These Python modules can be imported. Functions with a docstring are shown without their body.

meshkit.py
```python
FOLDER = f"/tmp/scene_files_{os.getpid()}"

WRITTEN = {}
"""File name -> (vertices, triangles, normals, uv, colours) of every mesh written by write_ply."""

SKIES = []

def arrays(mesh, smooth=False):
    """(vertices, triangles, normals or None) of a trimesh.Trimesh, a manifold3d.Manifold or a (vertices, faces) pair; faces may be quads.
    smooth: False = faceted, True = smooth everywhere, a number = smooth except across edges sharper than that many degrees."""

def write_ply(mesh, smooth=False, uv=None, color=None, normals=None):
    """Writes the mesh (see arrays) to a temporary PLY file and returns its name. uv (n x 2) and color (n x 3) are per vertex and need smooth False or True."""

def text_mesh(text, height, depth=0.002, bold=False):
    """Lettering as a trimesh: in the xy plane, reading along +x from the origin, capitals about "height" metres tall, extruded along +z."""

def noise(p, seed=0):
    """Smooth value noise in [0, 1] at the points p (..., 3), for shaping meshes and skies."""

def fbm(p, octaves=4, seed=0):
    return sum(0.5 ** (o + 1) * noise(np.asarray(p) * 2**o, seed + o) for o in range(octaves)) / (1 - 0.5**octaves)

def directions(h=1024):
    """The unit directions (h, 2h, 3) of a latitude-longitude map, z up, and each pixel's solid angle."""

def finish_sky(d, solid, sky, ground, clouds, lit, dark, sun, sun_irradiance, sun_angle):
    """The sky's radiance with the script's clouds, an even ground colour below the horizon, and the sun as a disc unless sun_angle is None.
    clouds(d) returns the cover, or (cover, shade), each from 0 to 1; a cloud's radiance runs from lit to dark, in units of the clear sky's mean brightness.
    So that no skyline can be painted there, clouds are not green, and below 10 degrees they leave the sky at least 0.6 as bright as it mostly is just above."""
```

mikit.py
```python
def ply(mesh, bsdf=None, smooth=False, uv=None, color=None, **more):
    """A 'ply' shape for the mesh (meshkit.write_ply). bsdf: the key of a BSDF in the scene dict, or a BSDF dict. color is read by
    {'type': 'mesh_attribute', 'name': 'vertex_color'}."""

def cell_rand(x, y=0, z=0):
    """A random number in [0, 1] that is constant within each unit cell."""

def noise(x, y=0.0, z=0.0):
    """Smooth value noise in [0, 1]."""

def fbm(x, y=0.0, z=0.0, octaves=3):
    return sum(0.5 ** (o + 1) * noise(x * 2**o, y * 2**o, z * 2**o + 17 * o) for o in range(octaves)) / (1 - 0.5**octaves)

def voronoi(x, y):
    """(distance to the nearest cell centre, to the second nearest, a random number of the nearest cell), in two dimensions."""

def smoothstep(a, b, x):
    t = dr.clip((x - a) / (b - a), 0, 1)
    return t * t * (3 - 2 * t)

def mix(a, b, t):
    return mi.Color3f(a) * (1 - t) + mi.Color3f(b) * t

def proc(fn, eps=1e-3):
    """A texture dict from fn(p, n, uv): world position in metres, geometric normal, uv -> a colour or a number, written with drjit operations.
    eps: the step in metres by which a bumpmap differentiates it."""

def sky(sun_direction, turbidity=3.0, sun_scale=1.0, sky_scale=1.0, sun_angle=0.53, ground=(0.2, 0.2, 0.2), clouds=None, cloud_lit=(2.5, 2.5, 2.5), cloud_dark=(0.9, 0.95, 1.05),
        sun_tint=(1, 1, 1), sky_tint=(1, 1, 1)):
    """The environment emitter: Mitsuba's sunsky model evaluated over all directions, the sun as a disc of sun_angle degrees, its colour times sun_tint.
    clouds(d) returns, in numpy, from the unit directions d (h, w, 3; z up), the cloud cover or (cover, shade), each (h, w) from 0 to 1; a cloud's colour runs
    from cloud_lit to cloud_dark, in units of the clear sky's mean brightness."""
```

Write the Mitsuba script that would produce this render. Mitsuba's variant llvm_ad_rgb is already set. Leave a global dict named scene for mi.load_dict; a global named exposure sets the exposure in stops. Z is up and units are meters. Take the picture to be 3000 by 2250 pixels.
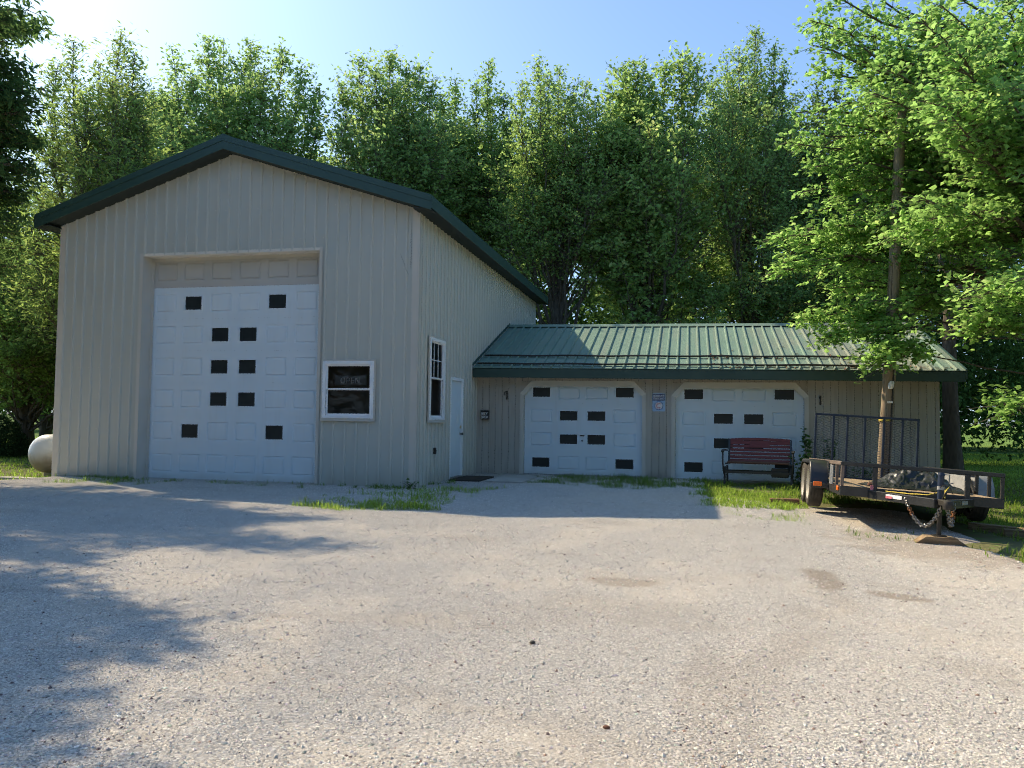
import math, random
import numpy as np
import trimesh
import drjit as dr
import mitsuba as mi
import mikit, meshkit
from mikit import proc, noise, fbm, voronoi, cell_rand, smoothstep, mix

T = mi.ScalarTransform4f
scene, labels = {}, {}
rng = np.random.default_rng(7)
random.seed(7)

# ------------------------------------------------------------------ camera, sky, exposure
CAM = np.array([4.817, -13.607, 1.271])
F_PX, YAW, PITCH, ROLL = 2318.6, -0.21977, 0.04352, 0.013256   # focal length in pixels of a 3000 x 2250 frame
FWD = np.array([math.sin(YAW) * math.cos(PITCH), math.cos(YAW) * math.cos(PITCH), math.sin(PITCH)])
_r = np.array([math.cos(YAW), -math.sin(YAW), 0.0]); _u = np.cross(_r, FWD)
RIGHT = math.cos(ROLL) * _r + math.sin(ROLL) * _u
UP = -math.sin(ROLL) * _r + math.cos(ROLL) * _u
scene['camera'] = {'type': 'perspective', 'fov': math.degrees(2 * math.atan(1500 / F_PX)), 'fov_axis': 'x', 'near_clip': 0.05, 'far_clip': 900.0,
                   'to_world': T().look_at(origin=CAM.tolist(), target=(CAM + FWD).tolist(), up=UP.tolist())}
SUN = np.array([-4.85, 2.55, 5.17])
scene['sky'] = mikit.sky(SUN.tolist(), turbidity=4.3, sun_angle=0.6, sun_tint=(0.99, 1.0, 0.94), sky_tint=(0.92, 1.06, 1.17))
exposure = 2.52


def at(px, py, d):
    """The point of the place that lies d metres deep behind the survey pixel (px, py)."""
    return CAM + d * (FWD + (px - 1500) / F_PX * RIGHT - (py - 1125) / F_PX * UP)


# ------------------------------------------------------------------ helpers
def nm(name, parent=None):
    base = (parent + '__' if parent else '') + name
    if base not in nm.used:
        nm.used[base] = 0
        return base
    nm.used[base] += 1
    return f'{base}_{nm.used[base]:03d}'


nm.used = {}


def put(name, mesh, mat, parent=None, smooth=False, label=None, cat=None, group=None, kind=None, **kw):
    key = nm(name, parent)
    scene[key] = mikit.ply(mesh, mat, smooth=smooth, **kw)
    tag(key, label, cat, group, kind)
    return key


def tag(key, label=None, cat=None, group=None, kind=None):
    d = {k: v for k, v in (('label', label), ('category', cat), ('group', group), ('kind', kind)) if v}
    if d:
        labels[key] = d
    return key


def thing(name, label, cat, group=None):
    return tag(nm(name), label, cat, group)


def cat(*ms):
    ms = [m for m in ms if m is not None]
    V, Fc, n = [], [], 0
    for m in ms:
        v, f = (m.vertices, m.faces) if hasattr(m, 'faces') else m
        v, f = np.asarray(v, float), np.asarray(f, int)
        if f.shape[1] == 4:
            f = np.vstack([f[:, [0, 1, 2]], f[:, [0, 2, 3]]])
        V.append(v); Fc.append(f + n); n += len(v)
    return np.vstack(V), np.vstack(Fc)


def xf(m, M):
    v, f = (m.vertices, m.faces) if hasattr(m, 'faces') else m
    M = np.asarray(M, float)
    return np.asarray(v) @ M[:3, :3].T + M[:3, 3], f


def rotz(a, loc=(0, 0, 0)):
    c, s = math.cos(a), math.sin(a)
    return np.array([[c, -s, 0, loc[0]], [s, c, 0, loc[1]], [0, 0, 1, loc[2]], [0, 0, 0, 1.0]])


_BF = np.array([[0, 2, 3, 1], [4, 5, 7, 6], [0, 1, 5, 4], [2, 6, 7, 3], [0, 4, 6, 2], [1, 3, 7, 5]])


def box(x0, x1, y0, y1, z0, z1, c=0.0):
    if c <= 0:
        v = np.array([[x, y, z] for z in (z0, z1) for y in (y0, y1) for x in (x0, x1)], float)
        return v, np.vstack([_BF[:, [0, 1, 2]], _BF[:, [0, 2, 3]]])
    c = min(c, 0.45 * min(x1 - x0, y1 - y0, z1 - z0))
    P = []
    for x, sx in ((x0, 1), (x1, -1)):
        for y, sy in ((y0, 1), (y1, -1)):
            for z, sz in ((z0, 1), (z1, -1)):
                P += [(x, y + sy * c, z + sz * c), (x + sx * c, y, z + sz * c), (x + sx * c, y + sy * c, z)]
    h = trimesh.convex.convex_hull(np.array(P))
    return np.array(h.vertices), np.array(h.faces)


def beam(p, q, w, h, up=(0, 0, 1), c=0.0):
    """A bar of section w x h from p to q."""
    p, q = np.asarray(p, float), np.asarray(q, float)
    d = q - p; L = np.linalg.norm(d); d = d / L
    s = np.cross(d, up); s /= np.linalg.norm(s); u = np.cross(s, d)
    v, f = box(0, L, -w / 2, w / 2, -h / 2, h / 2, c)
    return p + v[:, :1] * d - v[:, 1:2] * s + v[:, 2:] * u, f


def tube(path, r, k=8, cap=True):
    path = np.asarray(path, float); n = len(path)
    r = np.broadcast_to(np.asarray(r, float), (n,))
    tan = np.gradient(path, axis=0); tan /= np.linalg.norm(tan, axis=1, keepdims=True) + 1e-12
    a = np.cross(tan[0], [0.31, 0.17, 0.93]); a /= np.linalg.norm(a)
    rings = []
    ang = np.arange(k) * 2 * math.pi / k
    for i in range(n):
        a = a - tan[i] * (a @ tan[i]); a /= np.linalg.norm(a)
        b = np.cross(tan[i], a)
        rings.append(path[i] + r[i] * (np.cos(ang)[:, None] * a + np.sin(ang)[:, None] * b))
    V = np.vstack(rings)
    j = np.arange(k); F = []
    for i in range(n - 1):
        F.append(np.stack([i * k + j, i * k + (j + 1) % k, (i + 1) * k + (j + 1) % k, (i + 1) * k + j], 1))
    F = np.vstack(F); F = np.vstack([F[:, [0, 1, 2]], F[:, [0, 2, 3]]])
    if cap:
        V = np.vstack([V, path[:1], path[-1:]])
        F = np.vstack([F, np.stack([j * 0 + n * k, (j + 1) % k, j], 1), np.stack([j * 0 + n * k + 1, (n - 1) * k + j, (n - 1) * k + (j + 1) % k], 1)])
    return V, F


def prism(poly, w0, w1, fn):
    """Extrudes the convex outline poly (u, v) from w0 to w1; fn(u, v, w) -> x, y, z."""
    n = len(poly)
    V = np.array([fn(u, v, w) for w in (w0, w1) for u, v in poly], float)
    F = [(0, i + 1, i) for i in range(1, n - 1)] + [(n, n + i, n + i + 1) for i in range(1, n - 1)]
    for i in range(n):
        j = (i + 1) % n
        F += [(i, j, n + j), (i, n + j, n + i)]
    m = trimesh.Trimesh(V, np.array(F), process=False)
    m.fix_normals()
    return np.array(m.vertices), np.array(m.faces)


def revolve(profile, k=24):
    m = trimesh.creation.revolve(np.array(profile, float), sections=k)
    return np.array(m.vertices), np.array(m.faces)


def bez(p0, p1, p2, n):
    t = np.linspace(0, 1, n)[:, None]
    return (1 - t) ** 2 * np.asarray(p0) + 2 * t * (1 - t) * np.asarray(p1) + t ** 2 * np.asarray(p2)


def sstep(a, b, x):
    t = np.clip((np.asarray(x, float) - a) / (b - a), 0, 1)
    return t * t * (3 - 2 * t)


def G(x, y):
    """Height of the ground."""
    return -0.10 * sstep(5.3, 7.0, x) * sstep(3.5, 0.5, y) - 0.13 * sstep(7.0, 11.0, x) - 0.16 * sstep(-7.4, -9.6, x)


# ------------------------------------------------------------------ materials
def mat(key, color, rough=0.6, metallic=0.0, spec=0.4, bump=None, eps=1e-3, two=True, **kw):
    c = proc(color) if callable(color) else {'type': 'rgb', 'value': list(color)}
    b = {'type': 'principled', 'base_color': c, 'roughness': proc(rough) if callable(rough) else rough, 'metallic': metallic, 'specular': spec, **kw}
    if bump is not None:
        b = {'type': 'bumpmap', 'bsdf': b, 'arbitrary': proc(bump, eps), 'scale': 1.0}
    scene[key] = {'type': 'twosided', 'bsdf': b} if two else b


def siding_color(p, n, uv):
    streak = fbm(p.x * 9 + p.y * 9, p.y * 0 + 3.0, p.z * 0.5, 3)
    blotch = fbm(p.x * 0.8, p.y * 0.8, p.z * 0.8, 3)
    low = smoothstep(0.55, 0.0, p.z + 0.35 * fbm(p.x * 5, p.y * 5, 2.0, 2))
    c = mix((0.44, 0.455, 0.42), (0.49, 0.505, 0.465), blotch)
    c = mix(c, (0.42, 0.40, 0.34), 0.12 * smoothstep(0.5, 0.85, streak))
    # shade painted into the flats, light onto the rib crests, strongest on the side
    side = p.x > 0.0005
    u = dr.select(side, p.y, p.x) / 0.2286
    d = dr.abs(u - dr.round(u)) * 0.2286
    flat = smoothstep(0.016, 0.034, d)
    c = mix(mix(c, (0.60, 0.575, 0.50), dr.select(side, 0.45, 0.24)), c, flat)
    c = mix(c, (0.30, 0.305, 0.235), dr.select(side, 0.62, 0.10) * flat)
    # old dark runs under the right end of the eave
    run = smoothstep(0.013, 0.004, dr.abs(p.x + 0.14 + 0.012 * fbm(p.z * 4, 1.0, 1.0, 2))) * smoothstep(3.9, 4.1, p.z) * smoothstep(5.0, 4.6, p.z)
    run = dr.maximum(run, 0.7 * smoothstep(0.011, 0.004, dr.abs(p.x + 0.335 - 0.19 * (4.22 - p.z) / 0.45)) * smoothstep(3.85, 3.9, p.z) * smoothstep(4.3, 4.2, p.z))
    c = mix(c, (0.10, 0.10, 0.10), dr.select(p.y < 0.05, 0.55, 0.0) * run)
    return mix(c, (0.28, 0.25, 0.19), 0.5 * low)


def door_color(p, n, uv):
    d = fbm(p.x * 1.7, p.y * 1.7, p.z * 1.1, 4)
    s = fbm(p.x * 14, 5.0, p.z * 0.9, 3)
    c = mix((0.59, 0.67, 0.725), (0.66, 0.735, 0.785), d)
    c = mix(c, (0.56, 0.57, 0.55), 0.18 * smoothstep(0.55, 0.85, s))
    return mix(c, (0.45, 0.42, 0.36), 0.45 * smoothstep(0.30, 0.02, p.z + 0.2 * d))


def board_color(p, n, uv):
    k = cell_rand(p.x / 0.155, 2.0)
    g = fbm(p.x * 40, 1.0, p.z * 2.2, 3)
    c = mix((0.40, 0.365, 0.315), (0.47, 0.435, 0.38), k)
    c = mix(c, (0.33, 0.30, 0.26), 0.4 * smoothstep(0.45, 0.8, g))
    return mix(c, (0.22, 0.19, 0.15), 0.6 * smoothstep(0.32, 0.0, p.z + 0.25 * fbm(p.x * 4, 0.0, 1.0, 2)))


def roof_color(p, n, uv):
    b = fbm(p.x * 0.7, p.y * 0.9, 1.0, 4)
    s = fbm(p.x * 11, p.y * 0.6, 3.0, 3)
    c = mix((0.13, 0.215, 0.172), (0.15, 0.235, 0.188), b)
    c = mix(c, (0.19, 0.21, 0.17), 0.35 * smoothstep(0.45, 0.8, s))
    old = smoothstep(5.0, 9.0, p.x + 2.2 * (b - 0.5))
    return mix(c, (0.20, 0.205, 0.165), 0.7 * old * smoothstep(0.25, 0.65, fbm(p.x * 3, p.y * 1.2, 8.0, 3)))


def trim_green(p, n, uv):
    return mix((0.022, 0.055, 0.046), (0.036, 0.078, 0.065), fbm(p.x * 2, p.y * 2, p.z * 2, 3))


def wood_color(a, b, fx=60.0, fy=3.0):
    def fn(p, n, uv):
        g = fbm(p.x * fy + p.y * fx * 0.4, p.y * fy, p.z * fx, 4)
        return mix(a, b, smoothstep(0.3, 0.7, g))
    return fn


def pole_color(p, n, uv):
    g = fbm(p.x * 45, p.y * 45, p.z * 1.3, 4)
    c = mix((0.20, 0.155, 0.11), (0.34, 0.275, 0.20), g)
    return mix(c, (0.09, 0.07, 0.05), 0.8 * smoothstep(0.62, 0.72, fbm(p.x * 60, p.y * 60, p.z * 0.7, 3)))


def bark_color(p, n, uv):
    g = fbm(p.x * 22, p.y * 22, p.z * 5, 4)
    return mix((0.065, 0.052, 0.04), (0.17, 0.145, 0.115), g)


def bark_bump(p, n, uv):
    return 0.02 * fbm(p.x * 22, p.y * 22, p.z * 5, 3)


def gravel_mask(p):
    return smoothstep(0.35, 0.55, 0.65 * fbm(p.x * 0.55, p.y * 0.55, 3.0, 4) + 0.35 * fbm(p.x * 2.6, p.y * 2.6, 9.0, 3))


def gravel_color(p, n, uv):
    d1, e1, r1 = voronoi(p.x * 66, p.y * 66)
    d2, e2, r2 = voronoi(p.x * 135 + 7, p.y * 135 + 3)
    sand = mix((0.365, 0.305, 0.23), (0.455, 0.395, 0.31), fbm(p.x * 6, p.y * 6, 1.0, 3))
    stone = mix((0.25, 0.238, 0.222), (0.78, 0.755, 0.695), r1 * r1 * 0.75 + 0.25 * r1)
    small = mix((0.30, 0.278, 0.245), (0.69, 0.655, 0.595), r2)
    m = gravel_mask(p)
    c = mix(sand, small, 0.66 + 0.30 * m)
    c = mix(c, stone, smoothstep(0.55, 0.30, d1) * smoothstep(0.72 - 0.50 * m, 0.78 - 0.50 * m, cell_rand(r1 * 977, 3.0) + 0.0 * d1))
    # brown earth stains and the packed soil near the walls
    def spot(x, y, rx, ry):
        q = dr.sqrt(dr.square((p.x - x) / rx) + dr.square((p.y - y) / ry)) + 0.7 * (fbm(p.x * 5, p.y * 5, 4.0, 3) - 0.5)
        return smoothstep(1.0, 0.55, q)
    st = dr.maximum(dr.maximum(spot(5.93, -6.6, 0.22, 0.6), spot(6.4, -6.85, 0.32, 0.18)), 0.8 * spot(4.3, -7.25, 0.36, 0.22))
    st = dr.maximum(st, 0.38 * spot(4.95, -9.9, 0.22, 1.1))
    trk = dr.abs(p.x - (5.0 + 0.95 * smoothstep(-10.6, -6.6, p.y)) + 0.35 * (fbm(p.x * 2, p.y * 2, 7.0, 3) - 0.5))
    st = dr.maximum(st, 0.34 * smoothstep(0.26, 0.05, trk) * smoothstep(-6.2, -6.8, p.y) * smoothstep(0.3, 0.6, fbm(p.x * 3, p.y * 3, 15.0, 3) + 0.1))
    st = dr.maximum(st, 0.30 * smoothstep(0.55, 0.8, fbm(p.x * 1.1, p.y * 2.4, 21.0, 4)))
    st = dr.maximum(st, 0.75 * spot(7.7, -3.6, 1.5, 1.9))
    c = mix(c, (0.20, 0.145, 0.095), 0.58 * st)
    wall = smoothstep(-1.2, 0.6, p.y + 0.8 * (fbm(p.x * 2, p.y * 2, 2.0, 3) - 0.5)) * smoothstep(2.0, 0.5, p.x)
    return mix(c, (0.20, 0.17, 0.13), 0.35 * wall)


def gravel_bump(p, n, uv):
    d1, e1, r1 = voronoi(p.x * 66, p.y * 66)
    d2, e2, r2 = voronoi(p.x * 135 + 7, p.y * 135 + 3)
    m = gravel_mask(p)
    return 0.0075 * (0.35 + 0.65 * m) * smoothstep(0.7, 0.1, d1) * (0.4 + r1) + 0.003 * smoothstep(0.7, 0.1, d2) + 0.006 * fbm(p.x * 14, p.y * 14, 1.0, 2)


def lawn_color(p, n, uv):
    a = fbm(p.x * 0.35, p.y * 0.35, 1.0, 4)
    b = fbm(p.x * 7, p.y * 7, 5.0, 3)
    c = mix((0.075, 0.145, 0.028), (0.13, 0.21, 0.05), a)
    c = mix(c, (0.15, 0.17, 0.07), 0.5 * smoothstep(0.5, 0.8, b))
    return mix(c, (0.13, 0.10, 0.065), 0.7 * smoothstep(14.0, 9.0, p.y + 6 * a) * smoothstep(0.35, 0.6, b + 0.2))


def lawn_bump(p, n, uv):
    return 0.03 * fbm(p.x * 30, p.y * 30, 2.0, 3)


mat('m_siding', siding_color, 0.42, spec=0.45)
mat('m_door', door_color, 0.5, spec=0.4)
mat('m_door_almond', lambda p, n, uv: mix((0.44, 0.43, 0.40), (0.50, 0.485, 0.455), fbm(p.x * 2, 1.0, p.z * 2, 3)), 0.5)
mat('m_white', lambda p, n, uv: mix((0.76, 0.77, 0.78), (0.84, 0.85, 0.86), fbm(p.x * 3, p.y * 3, p.z * 3, 3)), 0.4)
mat('m_trim_tan', lambda p, n, uv: mix((0.50, 0.475, 0.42), (0.56, 0.535, 0.48), fbm(p.x * 3, p.y * 3, p.z * 2, 3)), 0.45)
mat('m_trim_cream', lambda p, n, uv: mix((0.60, 0.57, 0.50), (0.68, 0.65, 0.58), fbm(p.x * 5, p.y * 5, p.z * 3, 3)), 0.6)
mat('m_board', board_color, 0.75, spec=0.25, bump=lambda p, n, uv: 0.002 * fbm(p.x * 60, 1.0, p.z * 3, 3))
mat('m_roof', roof_color, lambda p, n, uv: 0.40 + 0.2 * fbm(p.x * 4, p.y * 4, 2.0, 3), spec=0.5)
mat('m_green', trim_green, 0.42, spec=0.45)
mat('m_soffit', (0.02, 0.03, 0.028), 0.7)
mat('m_gravel', gravel_color, 0.85, spec=0.25, bump=gravel_bump, eps=1.5e-3)
mat('m_stone', lambda p, n, uv: mix((0.22, 0.205, 0.19), (0.62, 0.59, 0.55), cell_rand(p.x * 23, p.y * 23)), 0.8, spec=0.3)
mat('m_lawn', lawn_color, 0.9, spec=0.15, bump=lawn_bump, eps=4e-3)
mat('m_concrete', lambda p, n, uv: mix((0.24, 0.225, 0.20), (0.36, 0.345, 0.31), fbm(p.x * 6, p.y * 6, p.z * 6, 4)), 0.9, spec=0.2)
mat('m_rubber_mat', (0.045, 0.038, 0.03), 0.95, spec=0.1)
mat('m_black_iron', lambda p, n, uv: mix((0.012, 0.013, 0.015), (0.035, 0.036, 0.038), fbm(p.x * 8, p.y * 8, p.z * 8, 3)), 0.35, spec=0.5)
mat('m_blue_iron', lambda p, n, uv: mix((0.014, 0.022, 0.045), (0.03, 0.045, 0.08), fbm(p.x * 8, p.y * 8, p.z * 8, 3)), 0.4)
mat('m_rail_lit', lambda p, n, uv: mix((0.10, 0.075, 0.06), (0.19, 0.15, 0.13), fbm(p.x * 12, p.y * 6, p.z * 12, 3)), 0.5)  # the black iron in sunlight: the light is put into the colour
mat('m_steel', lambda p, n, uv: mix((0.16, 0.16, 0.16), (0.34, 0.34, 0.33), fbm(p.x * 20, p.y * 20, p.z * 20, 3)), 0.35, metallic=0.8)
mat('m_rust', lambda p, n, uv: mix((0.16, 0.06, 0.025), (0.30, 0.14, 0.06), fbm(p.x * 40, p.y * 40, p.z * 40, 3)), 0.8)
mat('m_tyre', lambda p, n, uv: mix((0.03, 0.028, 0.027), (0.075, 0.068, 0.06), fbm(p.x * 10, p.y * 10, p.z * 10, 3)), 0.85, spec=0.2)
mat('m_rim', (0.42, 0.40, 0.37), 0.45, metallic=0.5)
mat('m_deck', wood_color((0.17, 0.125, 0.08), (0.29, 0.225, 0.15), 30, 3), 0.85, spec=0.2)
mat('m_old_wood', wood_color((0.15, 0.105, 0.065), (0.27, 0.20, 0.125), 50, 5), 0.9, spec=0.15)
mat('m_brown_wood', wood_color((0.13, 0.065, 0.045), (0.20, 0.11, 0.075), 50, 5), 0.85, spec=0.2)
mat('m_amber', (0.85, 0.16, 0.01), 0.25, spec=0.6)
mat('m_red_slat', lambda p, n, uv: mix((0.125, 0.02, 0.02), (0.21, 0.045, 0.038), fbm(p.x * 9, p.y * 9, p.z * 25, 3)), 0.5)
mat('m_brown_slat', lambda p, n, uv: mix((0.085, 0.04, 0.03), (0.17, 0.085, 0.06), fbm(p.x * 9, p.y * 25, p.z * 25, 3)), 0.7)
mat('m_tank', lambda p, n, uv: mix(mix((0.50, 0.515, 0.53), (0.60, 0.615, 0.625), fbm(p.x * 2, p.y * 2, p.z * 2, 3)), (0.16, 0.13, 0.09), 0.85 * smoothstep(0.50, 0.12, p.z + 0.25 * (fbm(p.x * 9, p.y * 9, p.z * 2, 4) - 0.5))), 0.35)
mat('m_plastic_black', lambda p, n, uv: mix((0.012, 0.013, 0.014), (0.03, 0.032, 0.034), fbm(p.x * 10, p.y * 10, p.z * 10, 3)), 0.36, spec=0.5)
mat('m_plastic_grey', lambda p, n, uv: mix((0.20, 0.21, 0.22), (0.33, 0.34, 0.35), fbm(p.x * 10, p.y * 10, p.z * 10, 3)), 0.4)
mat('m_pole', pole_color, 0.9, spec=0.15, bump=lambda p, n, uv: 0.004 * fbm(p.x * 45, p.y * 45, p.z * 1.3, 3))
mat('m_bark', bark_color, 0.95, spec=0.1, bump=bark_bump)
mat('m_brass', (0.55, 0.40, 0.16), 0.3, metallic=0.9)
mat('m_dark_metal', (0.04, 0.036, 0.032), 0.45, metallic=0.3)
mat('m_navy', (0.018, 0.035, 0.14), 0.35)
mat('m_sign_white', (0.36, 0.52, 0.72), 0.4)
mat('m_sign_blue', (0.03, 0.10, 0.32), 0.4)
mat('m_sign_red', (0.50, 0.16, 0.20), 0.4)
mat('m_letter', (0.70, 0.72, 0.74), 0.5)
mat('m_neon_off', (0.16, 0.155, 0.15), 0.5)
mat('m_yellow', (0.65, 0.50, 0.08), 0.5)
mat('m_mulch', lambda p, n, uv: mix((0.10, 0.05, 0.03), (0.24, 0.13, 0.075), cell_rand(p.x * 40, p.y * 40)), 0.95)
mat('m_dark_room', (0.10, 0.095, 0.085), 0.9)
mat('m_lite', lambda p, n, uv: mix((0.012, 0.017, 0.018), (0.026, 0.034, 0.035), fbm(p.x * 6, p.y * 6, p.z * 6, 3)), 0.35, spec=0.25)
scene['m_glass'] = {'type': 'thindielectric', 'int_ior': 1.33, 'specular_reflectance': 0.28}


def leafmat(key, trans=1.0, rough=0.45, spec=0.3):
    scene[key] = {'type': 'principledthin', 'base_color': {'type': 'mesh_attribute', 'name': 'vertex_color'}, 'roughness': rough, 'diff_trans': trans, 'eta': 1.5, 'spec_trans': 0.0}


leafmat('m_leaf', 1.2, 0.36)
leafmat('m_leaf_maple', 1.4, 0.45)
leafmat('m_leaf_dark', 0.5, 0.6)
leafmat('m_grass', 1.1, 0.5)

# ------------------------------------------------------------------ ground
def grid_mesh(xs, ys, zfn):
    X, Y = np.meshgrid(xs, ys)
    V = np.stack([X, Y, zfn(X, Y)], -1).reshape(-1, 3)
    nx, ny = len(xs), len(ys)
    i = (np.arange(ny - 1)[:, None] * nx + np.arange(nx - 1)[None]).ravel()
    return V, np.stack([i, i + 1, i + nx + 1, i + nx], 1)


def drive_out(x, y):
    """0 inside the gravel, 1 well outside it."""
    n = 0.9 * (meshkit.fbm(np.stack([x * 0.9, y * 0.9, x * 0 + 2], -1), 3) - 0.5)
    right = sstep(-0.35, 0.35, x - (8.15 + n) - 6 * sstep(-5.6, -6.6, y))
    right = np.where((x > 5.2) & (y > 0.0), np.maximum(right, sstep(0.2, 0.8, y + n)), right)
    left = sstep(-0.4, 0.4, (y + n + 1.0)) * sstep(-7.4, -8.2, x)
    back = sstep(4.4, 4.8, y)
    return np.maximum.reduce([right, left, back])


def lumps(x, y):
    q = np.stack([x, y, x * 0], -1)
    return 0.035 * (meshkit.fbm(q * 0.8, 3, 5) - 0.5) + 0.016 * (meshkit.fbm(q * 4.0, 3, 9) - 0.5)


def drive_z(x, y):
    return G(x, y) + lumps(x, y) * (0.35 + 0.65 * sstep(0.3, -1.0, y)) - 0.075 * drive_out(x, y)


xs = np.concatenate([np.linspace(-420, -24, 22), np.arange(-22, 30, 0.5), np.linspace(31, 420, 22)])
ys = np.concatenate([np.linspace(-420, -22, 16), np.arange(-20, 44, 0.5), np.linspace(45, 560, 26)])
put('ground', grid_mesh(xs, ys, lambda x, y: G(x, y) - 0.035), 'm_lawn', smooth=True, kind='structure')
put('gravel_driveway', grid_mesh(np.arange(-16, 13.01, 0.08), np.arange(-17.0, 4.81, 0.08), drive_z), 'm_gravel', smooth=True, kind='structure')

# ------------------------------------------------------------------ the tall barn
W, DEP, EAVE = 7.655, 11.2, 5.03
XR = -W / 2
SL = 0.326                                # roof slope
RZ = 6.56                                 # ridge, top of the sheets


def roof_top(x):
    return RZ - SL * abs(x - XR)


def rib(u):
    d = abs(((u + 0.1143) % 0.2286) - 0.1143)
    return 0.030 if d <= 0.0125 else (0.030 * (0.029 - d) / 0.0165 if d < 0.029 else 0.0)


def rib_breaks(a, b):
    k0, k1 = int(math.floor(a / 0.2286)) - 1, int(math.ceil(b / 0.2286)) + 1
    out = [a, b]
    for k in range(k0, k1 + 1):
        for o in (-0.029, -0.0125, 0.0125, 0.029):
            u = k * 0.2286 + o
            if a < u < b:
                out.append(u)
    return out


def sheet(a, b, bottom, top, holes, fn):
    """A ribbed steel sheet from u = a to b with rectangular holes; fn(u, z, out) -> xyz."""
    us = rib_breaks(a, b)
    for h in holes:
        us += [u for u in h[:2] if a < u < b]
    us = sorted(set(round(u, 5) for u in us))
    V, Fc = [], []
    for u0, u1 in zip(us, us[1:]):
        m = (u0 + u1) / 2
        cuts = [(bottom, None)]
        spans, z = [], bottom
        for h in sorted((h for h in holes if h[0] < m < h[1]), key=lambda h: h[2]):
            if h[2] > z:
                spans.append((z, h[2], False))
            z = h[3]
        spans.append((z, None, True))
        for z0, z1, open_top in spans:
            q = [(u0, z0), (u1, z0), (u1, top(u1) if open_top else z1), (u0, top(u0) if open_top else z1)]
            n = len(V)
            V += [fn(u, z, rib(u)) for u, z in q]
            Fc.append((n, n + 1, n + 2, n + 3))
    return np.array(V), np.array(Fc)


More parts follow.
